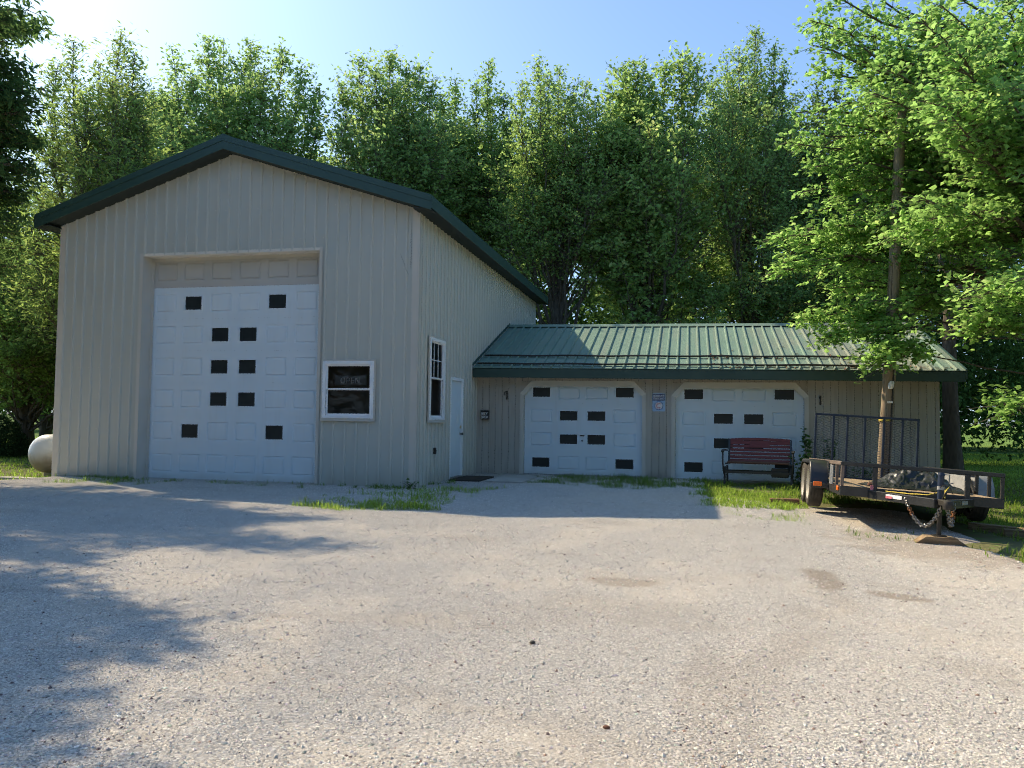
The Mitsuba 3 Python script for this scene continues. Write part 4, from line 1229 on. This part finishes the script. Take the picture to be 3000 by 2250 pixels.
row_tree('lower maple hidden behind the near branches on the right', 2480, 28.0, [(2330, 235, 0, 1.3), (2390, 215, .3, 1.4), (2450, 240, 0, 1.5), (2560, 260, 0, 1.6), (2680, 230, 0, 1.6), (2350, 380, -1, 1.5)], 17, color=DARK)
# second row, darker and farther
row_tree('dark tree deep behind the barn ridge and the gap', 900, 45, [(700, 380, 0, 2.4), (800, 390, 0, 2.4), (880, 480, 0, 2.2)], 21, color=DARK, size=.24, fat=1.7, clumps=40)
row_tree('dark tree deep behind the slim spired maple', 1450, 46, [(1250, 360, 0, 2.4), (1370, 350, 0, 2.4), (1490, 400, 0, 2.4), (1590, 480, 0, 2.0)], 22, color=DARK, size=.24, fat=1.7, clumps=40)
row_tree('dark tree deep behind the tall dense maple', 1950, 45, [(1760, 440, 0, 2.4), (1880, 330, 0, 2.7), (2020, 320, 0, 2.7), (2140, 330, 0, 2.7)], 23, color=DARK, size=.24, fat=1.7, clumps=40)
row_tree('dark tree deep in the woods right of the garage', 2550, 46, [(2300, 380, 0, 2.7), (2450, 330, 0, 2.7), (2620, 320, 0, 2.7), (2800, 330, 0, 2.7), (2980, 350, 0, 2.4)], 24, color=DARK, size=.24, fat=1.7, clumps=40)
# left of the barn
row_tree('feathery pale locust tree rising left of the barn roof', 300, 23.0, [(215, 85, 0, 1.2), (170, 150, -.5, 1.1), (290, 150, .3, 1.2), (355, 62, .5, 1.1), (395, 120, 0, 1.0), (330, 200, -1, 1.4), (250, 260, -1.5, 1.5), (405, 230, 0, 1.1), (420, 330, -.5, 1.2), (350, 380, -2, 1.5), (230, 420, -2, 1.6), (150, 330, -1, 1.5)], 31, color=PALE, name='locust_tree', size=.17, template=(NARROW, RHOMB_F), nlf=20, lift=.25, hang=.6, yellow=.3)
row_tree('green maple filling the gap between locust and barn roof', 450, 27.0, [(400, 330, 0, 1.5), (450, 250, 0, 1.3), (500, 300, 0, 1.5), (470, 420, -1, 1.6), (340, 500, 0, 1.7)], 32)
row_tree('sunlit maple with low branches over the lawn left of the barn', 75, 27.0, [(-60, 450, 0, 1.9), (40, 520, -1, 1.9), (120, 560, -1, 1.9), (180, 640, -1, 1.8), (60, 800, -2.5, 1.8), (150, 860, -2, 1.6), (100, 1000, -3, 1.4), (30, 1020, -3.5, 1.5), (160, 1060, -2.2, 1.2), (10, 900, -3, 1.6)], 33, color=(0.22, 0.36, 0.095), trunk_r=.24, bottom=1130)
row_tree('shaded maple on the far lawn behind the gas tank', 137, 32.0, [(60, 650, 0, 2.4), (150, 700, 0, 2.4), (240, 660, 0, 2.4), (140, 900, -1, 1.8), (200, 1000, -1, 1.6)], 34, color=DARK, trunk_r=.2, bottom=1130)
row_tree('dark tree at the far left edge of the lawn', -120, 34, [(-250, 450, 0, 2.3), (-120, 500, 0, 2.3), (0, 560, 0, 2.7), (-60, 800, 0, 2.7)], 35, color=DARK, size=.18, bottom=1130)


# tree whose bare trunk stands behind the right end of the garage
tb = at(2795, 1330, 20.5); tb[2] = 0
lm = []
r = np.random.default_rng(41)
for (px, py, dd, rad) in [(2700, 330, 1, 1.8), (2850, 250, 1, 1.9), (2950, 420, 0, 1.8), (2720, 560, 2, 1.7), (2900, 640, -1, 1.6), (3020, 560, 0, 1.8), (2600, 700, 2.5, 1.5), (2820, 760, 2.5, 1.5), (2960, 860, 1.5, 1.3), (2690, 860, 3.5, 1.4), (3060, 980, 1, 1.2)]:
    lm.append((at(px, py, 20.5 + dd), r.uniform(.35, .6), rad, .35))
tree('maple_tree', 'dark trunked maple standing on the lawn behind the right end of the garage', 'tree', tb, .19, lm, 41, (0.095, 0.18, 0.045))

# ---- near maple on the right: horizontal sprays of large leaves
r = np.random.default_rng(51)
mb = np.array([13.3, 4.4, -.2])
tips = [(2375, 60, 14.5), (2420, -40, 14.0), (2370, 130, 14.6), (2415, 205, 15.0), (2335, 330, 15.4), (2300, 415, 15.4), (2390, 470, 15.6), (2440, 560, 15.8), (2245, 702, 15.4), (2262, 800, 15.3), (2380, 760, 15.6), (2340, 720, 15.5), (2310, 760, 15.2),
        (2370, 930, 15.2), (2420, 985, 15.0), (2540, 1050, 14.0), (2590, 1015, 14.1), (2500, 940, 14.9), (2900, 930, 12.0), (2900, 960, 12.2), (2985, 1200, 11.6), (2940, 880, 12.6), 
        (2380, 620, 15.4), (2460, 690, 15.4), (2400, 540, 15.6), (2350, 560, 15.8), (2420, 400, 15.5), (2480, 300, 15.2), (2560, 620, 14.2), (2640, 500, 14.3), (2600, 380, 14.2), (2590, 960, 14.2), (2650, 720, 14.4), (2560, 880, 14.3)]
tips += [(2900, -80, 13.0), (3000, -60, 12.5), (2800, -40, 13.5), (3060, 60, 12.0), (2960, 40, 12.5), (2860, 60, 12.8), (2720, 40, 13.4), (3020, 160, 12.0), (3080, -20, 12.4)]
for k in range(34):                                    # the outer sprays on the left side of the crown
    py = r.uniform(-60, 900)
    xl = np.interp(py, [-60, 0, 130, 330, 420, 500, 560, 640, 700, 800, 860, 930], [2400, 2400, 2390, 2350, 2320, 2400, 2450, 2400, 2300, 2310, 2440, 2440])
    tips.append((xl + abs(r.normal(60, 130)), py, r.uniform(14.9, 16.2)))
for k in range(30):                                    # sprays on the side of the crown that faces the drive
    px = r.uniform(2690, 3080)
    tips.append((px, r.uniform(40, 700 if px < 2820 else 900), r.uniform(10.7, 12.4)))
for k in range(16):                                    # sprays hanging before the upper part of the pole
    tips.append((r.uniform(2540, 2770), r.uniform(0, 620) if k < 12 else r.uniform(620, 760), r.uniform(12.6, 14.2)))
for k in range(12):
    py = r.uniform(-60, 840)
    xl = np.interp(py, [-250, 0, 130, 330, 420, 560, 680, 760, 860, 960], [2420, 2430, 2420, 2400, 2390, 2480, 2420, 2440, 2580, 2600])
    px = r.uniform(xl, 3250)
    tips.append((px, py, r.uniform(15.2, 16.8) if px < 2740 and py > 230 else r.uniform(11.6, 16.0)))
L, Wd = Leaves(), Wood()
tk = bez(mb, mb + [.2, 0, 6], mb + [-.3, .2, 12.5], 14)
Wd.tube(tk, np.linspace(.30, .06, 14), 10)
for (px, py, d) in tips:
    tip = at(px, py, d)
    hz = np.linalg.norm(tip[:2] - mb[:2])
    z0 = np.clip(tip[2] - np.interp(py, [100, 650], [.32, -.06]) * hz + r.normal(0, .3), 1.8, 11.5)
    i = (z0 + .2) / 12.7 * 13; j = min(int(i), 12); a = tk[j]
    limb = bez(a, a * .45 + tip * .55 + [0, 0, .10 * hz], tip, 12)
    limb[1:-1] += r.normal(0, .05, (10, 3))
    Wd.tube(limb, np.linspace((.035 + .006 * hz) if py < 880 else .026, .008, 12), 5)
    foliate(L, Wd, r, limb, (.8 if py > 880 else .6 if py > 680 else .42) if hz > 3 else .3, .95, int(19 + 2.8 * hz), 24, .104, (0.30, 0.515, 0.145), nsd=.5, shape='tier', lift=.05, spread=.07, hang=.25, var=.2, yellow=.14)
mk = thing('near_maple', 'near maple with large bright leaves hanging in from the right over the pole', 'tree')
put('trunk', Wd.mesh(), 'm_bark', mk, smooth=60)
(V, F), C = L.mesh(MAPLE, MAPLE_F)
scene[mk + '__crown'] = mikit.ply((V, F), 'm_leaf_maple', color=C)
n_maple = len(F)

# ---- near tree on the left, mostly outside the picture: it shades the gravel
r = np.random.default_rng(61)
L, Wd = Leaves(), Wood()
lb = np.array([-12.8, -3.2, -.2])
tk = bez(lb, lb + [0, 0, 6], lb + [.9, -.2, 12.0], 14)
Wd.tube(tk, np.linspace(.32, .07, 14), 10)
sd = SUN / SUN[2]
spots = [(.4, -9.6, 6.8, 1.0), (1.2, -9.75, 6.9, .9), (2.0, -10.3, 7.0, .9), (1.0, -10.7, 7.3, 1.1), (0.2, -10.2, 7.6, 1.1), (-.6, -9.8, 8.2, 1.1), (-.8, -10.9, 8.0, 1.1), (.1, -11.1, 7.5, 1.1), (-1.5, -9.5, 8.5, 1.1), (1.4, -9.5, 6.6, .6), (-2.2, -10.3, 8.2, 1.1), (-3, -9.7, 8.6, 1.1), (.6, -11.6, 7.2, 1.1), (-.8, -11.9, 7.6, 1.1), (2.4, -10.95, 6.5, .8), (2.75, -11.25, 6.4, .7), (2.0, -11.3, 6.8, 1.0), (1.6, -11.9, 7.0, 1.0), (2.5, -11.8, 6.6, .9), (.9, -10.2, 7.2, 1.0), (1.5, -10.5, 6.9, 1.0), (.3, -10.7, 7.4, 1.0), (-.2, -9.5, 8.0, .8), (.6, -9.3, 7.6, .6), (-1.2, -10.4, 8.0, 1.1), (-1.8, -9.9, 8.4, 1.1), (2.2, -10.05, 6.7, .7), (1.7, -9.7, 6.8, .7), (2.0, -9.85, 6.8, .6),
         (-1.6, -7.6, 9.0, .6), (-.5, -7.75, 8.8, .5), (-2.8, -7.5, 9.3, .7), (-3.9, -7.2, 9.2, .8), (.1, -7.8, 8.8, .4),
         (-3.4, -5.8, 9.0, .9), (-2.2, -5.5, 8.8, .8), (-1.0, -5.3, 9.0, .8), (-.2, -5.0, 9.2, .8), (.5, -4.8, 9.3, .7), (-4.5, -5.5, 9.2, .9), (-3.2, -4.6, 9.5, 1.0), (-1.8, -4.5, 9.8, 1.0), (-.6, -4.3, 10.0, 1.0), (-4.6, -4.4, 9.6, 1.0), (-5.6, -5.0, 9.4, 1.0), (-3.9, -3.6, 10.0, 1.0), (-2.4, -3.7, 10.2, 1.0)]
for (gx, gy, h, rad_) in spots:
    tip = np.array([gx, gy, 0]) + sd * h + r.normal(0, .15, 3)
    i = np.clip((tip[2] - 2.4 + .2) / 12.2 * 13, 2, 12); a = tk[int(i)]
    hz = np.linalg.norm(tip[:2] - a[:2])
    limb = bez(a, a * .5 + tip * .5 + [0, 0, .16 * hz], tip, 12)
    Wd.tube(limb, np.linspace(.03 + .006 * hz, .01, 12), 5)
    foliate(L, Wd, r, limb, .66, rad_, int(24 + 34 * rad_), 22, .19, (0.13, 0.23, 0.07), shape='tier', lift=.0, hang=.6, spread=.1)
for (px, py, d) in [(20, 60, 14.5), (85, 30, 14.0), (60, -60, 14.5), (-60, 130, 14.5), (20, 190, 15), (60, 260, 15.5), (110, 330, 16), (40, 330, 15), (90, 420, 16), (30, 480, 15), (120, 500, 16.5), (60, 580, 16), (10, 640, 15.5), (-80, 300, 15), (-80, 500, 15), (100, 640, 16.5), (130, 260, 16.5), (0, 380, 15), (70, 200, 15.5), (60, 420, 15.5), (130, 420, 16.5), (20, 560, 15.5), (90, 560, 16), (140, 560, 17), (50, 680, 16), (-20, 740, 16), (60, 780, 16.5), (20, 120, 14.5), (-40, 620, 15), (110, 730, 17), (70, 500, 15.5)] + [(r.uniform(-70, 85), r.uniform(230, 600), r.uniform(14.6, 16.5)) for _ in range(26)]:
    px = min(px, 70) if py > 420 else px
    tip = at(px, py, d)
    i = np.clip((tip[2] - 1.6) / 12.2 * 13, 2, 12); a = tk[int(i)]
    hz = np.linalg.norm(tip[:2] - a[:2])
    limb = bez(a, a * .5 + tip * .5 + [0, 0, .2 * hz], tip, 12)
    Wd.tube(limb, np.linspace(.05, .01, 12), 5)
    foliate(L, Wd, r, limb, .35, 1.05, 60, 24, .17, (0.095, 0.175, 0.058), shape='tier', lift=-.1, hang=.7, spread=.1)
lk = thing('locust_tree', 'dark near locust whose drooping branches hang in at the upper left edge', 'tree')
put('trunk', Wd.mesh(), 'm_bark', lk, smooth=60)
(V, F), C = L.mesh(NARROW, RHOMB_F)
scene[lk + '__crown'] = mikit.ply((V, F), 'm_leaf', color=C)
n_near = len(F)


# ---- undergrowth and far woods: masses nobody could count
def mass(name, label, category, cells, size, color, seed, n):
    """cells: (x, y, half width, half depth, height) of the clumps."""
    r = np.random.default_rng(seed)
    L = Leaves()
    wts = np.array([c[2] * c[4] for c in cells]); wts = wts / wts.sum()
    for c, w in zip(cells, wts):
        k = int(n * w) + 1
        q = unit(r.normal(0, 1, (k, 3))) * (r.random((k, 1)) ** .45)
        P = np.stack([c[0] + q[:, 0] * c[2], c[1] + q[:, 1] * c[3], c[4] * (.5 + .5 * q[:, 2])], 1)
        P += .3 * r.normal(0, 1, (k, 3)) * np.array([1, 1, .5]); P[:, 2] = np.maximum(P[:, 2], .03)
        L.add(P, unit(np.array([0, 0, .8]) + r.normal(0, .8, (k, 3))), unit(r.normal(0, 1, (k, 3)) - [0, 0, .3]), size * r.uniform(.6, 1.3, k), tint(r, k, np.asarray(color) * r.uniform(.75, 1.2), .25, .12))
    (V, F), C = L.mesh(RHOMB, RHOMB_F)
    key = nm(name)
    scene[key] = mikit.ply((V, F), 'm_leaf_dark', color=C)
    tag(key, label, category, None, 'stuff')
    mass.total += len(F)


mass.total = 0
r = np.random.default_rng(71)
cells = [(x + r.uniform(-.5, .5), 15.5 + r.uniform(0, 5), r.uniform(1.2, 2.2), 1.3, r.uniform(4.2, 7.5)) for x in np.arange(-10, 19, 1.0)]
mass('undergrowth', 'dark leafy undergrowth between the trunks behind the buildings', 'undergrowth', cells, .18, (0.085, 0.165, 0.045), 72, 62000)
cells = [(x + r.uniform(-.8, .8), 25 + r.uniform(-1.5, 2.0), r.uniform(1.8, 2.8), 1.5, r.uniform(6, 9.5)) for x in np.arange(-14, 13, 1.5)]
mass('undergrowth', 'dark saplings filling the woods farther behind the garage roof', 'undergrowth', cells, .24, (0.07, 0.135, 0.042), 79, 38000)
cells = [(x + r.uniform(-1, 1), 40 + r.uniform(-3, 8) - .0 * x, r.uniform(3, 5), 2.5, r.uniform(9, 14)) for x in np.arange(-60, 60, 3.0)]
mass('far_woods', 'far dark woods along the back of the lawn', 'woods', cells, .5, (0.035, 0.075, 0.026), 73, 60000)  # leaf colour darkened to stand in for deep shade
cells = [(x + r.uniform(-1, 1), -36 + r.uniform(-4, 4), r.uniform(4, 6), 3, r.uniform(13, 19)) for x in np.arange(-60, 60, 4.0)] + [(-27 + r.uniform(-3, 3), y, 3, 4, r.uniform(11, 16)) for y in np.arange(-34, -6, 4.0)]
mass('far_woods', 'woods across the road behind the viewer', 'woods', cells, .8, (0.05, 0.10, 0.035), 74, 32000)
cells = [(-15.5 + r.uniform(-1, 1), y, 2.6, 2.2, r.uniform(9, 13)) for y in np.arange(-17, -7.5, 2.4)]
mass('leafy_thicket', 'unseen leafy trees added left of the picture to block sky light', 'trees', cells, .3, (0.08, 0.15, 0.045), 76, 16000)  # added to cut the sky light on the left of the barn front
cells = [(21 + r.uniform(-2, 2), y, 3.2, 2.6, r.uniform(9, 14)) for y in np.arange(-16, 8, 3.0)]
mass('leafy_thicket', 'unseen leafy trees added right of the picture to block sky light', 'trees', cells, .35, (0.09, 0.16, 0.05), 77, 22000)  # unseen trees, added to dim the side wall of the barn
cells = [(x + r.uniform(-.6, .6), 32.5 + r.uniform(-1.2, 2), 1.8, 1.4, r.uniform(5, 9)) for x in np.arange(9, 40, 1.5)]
mass('undergrowth', 'dark undergrowth at the far edge of the lawn right of the garage', 'undergrowth', cells, .3, (0.022, 0.046, 0.018), 78, 26000)  # very dark leaf colour carries the shade of the woods
# round evergreen shrub at the left edge
r = np.random.default_rng(75)
sb = at(5, 1235, 25.5); sb[2] = G(sb[0], sb[1])
L = Leaves(); k = 9000
q = unit(r.normal(0, 1, (k, 3))); q[:, 2] = np.abs(q[:, 2])
P = sb + q * (r.random((k, 1)) ** .25) * np.array([.85, .85, 1.35]) * (1 + .18 * (meshkit.noise(q * 3 + 5)[:, None] - .5) * 2)
L.add(P, unit(q + r.normal(0, .6, (k, 3))), unit(r.normal(0, 1, (k, 3))), .09 * r.uniform(.6, 1.3, k), tint(r, k, (0.05, 0.095, 0.04), .25, .05))
(V, F), C = L.mesh(NARROW, RHOMB_F)
sk = thing('evergreen_shrub', 'dark rounded evergreen shrub on the lawn at the left edge', 'shrub')
scene[sk + '__foliage'] = mikit.ply((V, F), 'm_leaf', color=C)
put('stem', tube([sb - [0, 0, .1], sb + [0, 0, .9]], [.07, .03], 6), 'm_bark', sk)


# ---- weeds by the bench and along the walls
def weed(label, x, y, h, n, seed, spread=.18, size=.075, color=(0.10, 0.20, 0.05)):
    r = np.random.default_rng(seed)
    L, Wd = Leaves(), Wood()
    z = G(x, y)
    for k in range(n):
        b = np.array([x + r.normal(0, spread * .4), y + r.normal(0, spread * .3), z - .03])
        t_ = b + [r.normal(0, spread), r.normal(0, spread * .6), h * r.uniform(.7, 1.05)]
        st = bez(b, b + [0, 0, h * .6], t_, 8)
        Wd.tube(st, np.linspace(.007, .003, 8), 4)
        m = int(26 * h / .8)
        w = r.random(m) * .85 + .15
        j = np.minimum((w * 7).astype(int), 6)
        P = st[j] + r.normal(0, .035, (m, 3))
        L.add(P, unit(np.array([0, 0, 1.0]) + r.normal(0, .5, (m, 3))), unit(r.normal(0, 1, (m, 3)) * [1, 1, .3]), size * r.uniform(.6, 1.3, m), tint(r, m, color, .2, .15))
    key = thing('weed', label, 'weed')
    put('stem', Wd.mesh(), 'm_bark', key)
    (V, F), C = L.mesh(MAPLE, MAPLE_F)
    scene[key + '__foliage'] = mikit.ply((V, F), 'm_grass', color=C)


weed('tall leafy weed climbing beside the right jamb of the right garage door', 7.20, 3.85, 1.32, 5, 81, .09)
weed('leafy weed between the bench and the trailer wheel', 7.02, 3.0, .70, 9, 82, .22)
weed('leafy weed at the wall behind the left end of the ramp gate', 7.62, 3.7, 1.05, 6, 83, .13)
weed('low weeds at the foot of the wall behind the trailer', 8.5, 3.7, .55, 12, 84, .4)
weed('small weed at the front corner of the barn', .02, -.22, .17, 8, 85, .10, .06)


# ---- grass
def in_poly(x, y, poly):
    inside = np.zeros(len(x), bool); n = len(poly)
    for i in range(n):
        (xa, ya), (xb, yb) = poly[i], poly[(i + 1) % n]
        c = ((ya > y) != (yb > y)) & (x < (xb - xa) * (y - ya) / (yb - ya + 1e-12) + xa)
        inside ^= c
    return inside


def blades(x, y, z, h, r, color, width=.006):
    n = len(x)
    a = r.random(n) * 2 * math.pi
    d = np.stack([np.cos(a), np.sin(a), 0 * a], 1); s = np.stack([-np.sin(a), np.cos(a), 0 * a], 1)
    b = np.stack([x, y, z], 1); w = (width * r.uniform(.6, 1.4, n))[:, None]
    lean = r.uniform(.1, .8, n)[:, None] * h[:, None]
    up = np.array([0, 0, 1.0]) * h[:, None]
    V = np.stack([b - s * w, b + s * w, b + s * w * .7 + up * .55 + d * lean * .3, b - s * w * .7 + up * .55 + d * lean * .3, b + up * (1 - .25 * r.random((n, 1))) + d * lean], 1)
    F = (np.array([(0, 1, 2), (0, 2, 3), (3, 2, 4)])[None] + (np.arange(n) * 5)[:, None, None]).reshape(-1, 3)
    C = np.repeat(tint(r, n, color, .28, .45), 5, 0)
    return V.reshape(-1, 3), F, C


def grass(label, areas, seed):
    """areas: (outline, blades per square metre, height, clumpiness, colour)."""
    r = np.random.default_rng(seed)
    VV, FF, CC, n0 = [], [], [], 0
    for poly, dens, h, clump, color, w in areas:
        P = np.array(poly); lo, hi = P.min(0) - .3, P.max(0) + .3
        n = int(.85 * dens * (hi - lo).prod())
        x, y = r.uniform(lo[0], hi[0], n), r.uniform(lo[1], hi[1], n)
        q = np.stack([x, y, 0 * x], -1)
        jx = .95 * (meshkit.fbm(q * 1.8 + 3, 3, 1) - .5); jy = .95 * (meshkit.fbm(q * 1.8 + 30, 3, 2) - .5)
        k = in_poly(x + jx, y + jy, poly)
        k &= (meshkit.fbm(q * 2.6 + 11, 3, 5) - clump) * 6 > r.random(n) ** 2
        k &= ~((x < .02) & (x > -W - .02) & (y > -.03) & (y < DEP)) & ~((x > 0) & (x < WX) & (y > WY - .06) & (y < 11))
        x, y = x[k], y[k]
        hh = h * 1.0 * r.uniform(.2, 1.0, len(x)) ** 1.3 * (.4 + 1.2 * meshkit.noise(np.stack([x, y, 0 * x], -1) * 5 + 7)) * (.5 + meshkit.fbm(np.stack([x, y, 0 * x], -1) * 1.5, 2, 8))
        z = np.maximum(drive_z(x, y), G(x, y) - .035) - .01
        v, f, c = blades(x, y, z, hh, r, color, w)
        VV.append(v); FF.append(f + n0); CC.append(c); n0 += len(v)
    key = nm('grass')
    scene[key] = mikit.ply((np.vstack(VV), np.vstack(FF)), 'm_grass', color=np.vstack(CC))
    tag(key, label, 'grass', None, 'stuff')
    mass.total += sum(map(len, FF))


GC, GD = (0.26, 0.40, 0.07), (0.15, 0.26, 0.06)
grass('short grass and weeds growing along the walls and in the gravel', [
    ([(-.9, -1.7), (.1, -.55), (.6, .1), (1.3, .6), (1.2, -.6), (1.5, -3.1), (.4, -3.6), (-.5, -3.4)], 750, .12, .47, GC, .005),
    ([(-7.6, -.35), (-7.6, .0), (-5.74, .0), (-5.74, -.3)], 1800, .10, .40, GD, .005),
    ([(-1.93, -.35), (-1.93, .0), (.15, .0), (.35, 1.4), (.05, 1.9), (.0, -.2)], 1800, .10, .40, GD, .005),
    ([(-.5, -2.9), (-.2, -2.3), (.9, -2.5), (1.3, -3.1), (.4, -3.5), (-.3, -3.4)], 1300, .13, .33, GC, .005),
    ([(-6.7, -1.2), (-6.0, -.03), (-4.7, -.03), (-4.4, -1.2), (-5.0, -1.8), (-6.3, -1.6)], 900, .11, .44, GD, .005),
    ([(-4.4, -.5), (-4.4, .2), (-2.1, .2), (-2.0, -.6), (-3, -.9)], 500, .09, .47, GD, .005),
    ([(-2.0, -.8), (-1.9, -.03), (.2, -.03), (.5, .7), (.1, -.7)], 800, .12, .44, GD, .005),
    ([(1.7, 2.0), (1.6, 3.6), (2.0, 4.05), (5.1, 4.05), (5.0, 1.7), (3.8, 1.3), (2.6, 1.5)], 1100, .11, .40, GD, .005),
    ([(5.0, 4.0), (4.9, 1.6), (5.2, -.6), (5.7, -1.9), (6.4, -1.6), (6.8, 1.0), (7.6, 4.0)], 1300, .12, .38, GC, .006),
    ([(4.9, .4), (5.2, -1.6), (5.7, -2.9), (6.4, -2.4), (6.6, -.4)], 650, .10, .42, GC, .005),
    ([(6.3, -2.6), (6.9, -4.0), (8.0, -3.4), (7.8, -2.4)], 300, .10, .50, GD, .005),
    ([(7.0, 4.0), (6.9, 1.2), (9.6, .5), (10.6, 4.0)], 900, .22, .42, GD, .006),
    ([(8.8, 1.0), (8.9, -3.4), (8.3, -5.4), (12, -5.4), (16, 4), (10.2, 4.1)], 900, .13, .36, GC, .006),
    ([(8.0, -3.4), (7.6, -5.0), (9, -6), (10, -4)], 500, .10, .46, GC, .005),
], 91)
r = np.random.default_rng(92)
x, y = r.uniform(9.9, 26, 52000), r.uniform(4, 29, 52000)
k = (x - 4.8) / (y + 13.6) < .62
v1 = blades(x[k], y[k], G(x[k], y[k]) - .04, r.uniform(.05, .12, k.sum()), r, GC, .010)
x, y = r.uniform(-32, -8.2, 60000), r.uniform(-1.4, 26, 60000)
k = (-(x - 4.8) / (y + 13.6) > .74) & (-(x - 4.8) / (y + 13.6) < 1.08)
v2 = blades(x[k], y[k], G(x[k], y[k]) - .04, r.uniform(.05, .11, k.sum()), r, GC, .010)
scene['lawn_grass'] = mikit.ply((np.vstack([v1[0], v2[0]]), np.vstack([v1[1], v2[1] + len(v1[0])])), 'm_grass', color=np.vstack([v1[2], v2[2]]))
tag('lawn_grass', 'mown lawn grass left and right behind the buildings', 'grass', None, 'stuff')
mass.total += len(v1[1]) + len(v2[1])


# ---- loose stones of the gravel
def stones(n, seed):
    r = np.random.default_rng(seed)
    ico = trimesh.creation.icosahedron()
    octa = trimesh.Trimesh([(1, 0, 0), (-1, 0, 0), (0, 1, 0), (0, -1, 0), (0, 0, 1), (0, 0, -1)], [(0, 2, 4), (2, 1, 4), (1, 3, 4), (3, 0, 4), (2, 0, 5), (1, 2, 5), (3, 1, 5), (0, 3, 5)], process=False)
    ico = octa
    d = 2.9 + 9.5 * r.random(n) ** 1.25
    px = r.uniform(-40, 3040, n)
    lat = (px - 1500) / F_PX * d
    f2 = np.array([math.sin(YAW), math.cos(YAW)]); r2 = np.array([math.cos(YAW), -math.sin(YAW)])
    xy = CAM[:2] + d[:, None] * f2 + lat[:, None] * r2
    x, y = xy[:, 0], xy[:, 1]
    keep = (drive_out(x, y) < .3) & ~((x < .1) & (x > -W) & (y > -.1)) & (y < 3.9)
    m = meshkit.fbm(np.stack([x * .55, y * .55, 0 * x + 3], -1), 4, 0)
    keep &= r.random(n) < sstep(.30, .62, m) + .25
    x, y, n = x[keep], y[keep], keep.sum()
    s = np.exp(r.normal(math.log(.0056), .30, n)).clip(.003, .0105)
    s = s * (1 + .25 * (d[keep] > 6))
    a = r.random(n) * 6.283
    V = ico.vertices[None] * (1 + r.normal(0, .22, (n, 6, 1))) * np.stack([s * r.uniform(.8, 1.4, n), s, s * r.uniform(.45, .8, n)], 1)[:, None]
    c, sn = np.cos(a)[:, None], np.sin(a)[:, None]
    V = np.stack([V[..., 0] * c - V[..., 1] * sn, V[..., 0] * sn + V[..., 1] * c, V[..., 2]], -1)
    V += np.stack([x, y, drive_z(x, y) + s * .18], 1)[:, None]
    F = (ico.faces[None] + (np.arange(n) * 6)[:, None, None]).reshape(-1, 3)
    t = r.random((n, 1))
    C = (np.array([.36, .34, .315]) * (1 - t) + np.array([.69, .66, .605]) * t) * r.uniform(.75, 1.1, (n, 1)) * (1 + r.normal(0, .04, (n, 3)))
    red = r.random((n, 1)) < .02
    C = np.where(red, np.array([.34, .22, .17]), C)
    C = np.where(r.random((n, 1)) < .025, np.array([.12, .085, .085]), C)
    return V.reshape(-1, 3), F, np.repeat(C, 6, 0)


scene['m_pebble'] = {'type': 'principled', 'base_color': {'type': 'mesh_attribute', 'name': 'vertex_color'}, 'roughness': .75, 'specular': .35}
V, F, C = stones(54000, 101)
scene['gravel_stones'] = mikit.ply((V, F), 'm_pebble', color=C)
tag('gravel_stones', 'loose grey and tan stones lying on the driveway', 'gravel', None, 'stuff')
# single clods and larger stones
for k, (x, y, s, lab) in enumerate(((3.96, -9.15, .019, 'dark clod lying on the gravel in the middle of the driveway'), (4.49, -10.26, .014, 'brownish stone on the gravel nearest to the viewer'))):
    m = trimesh.creation.icosphere(2, s)
    v = np.array(m.vertices); v *= (1 + .5 * (meshkit.noise(v * 30 + k * 9)[:, None] - .5)); v *= [1.1, .8, .62]
    tag(put('rock', (v + [x, y, drive_z(np.array([x]), np.array([y]))[0] + s * .35], np.array(m.faces)), 'm_dark_metal' if k != 1 else 'm_brown_wood', smooth=30), lab, 'stone')
tri = tree.total + n_maple + n_near + mass.total + len(F)
print('triangles in plants and stones', tri)
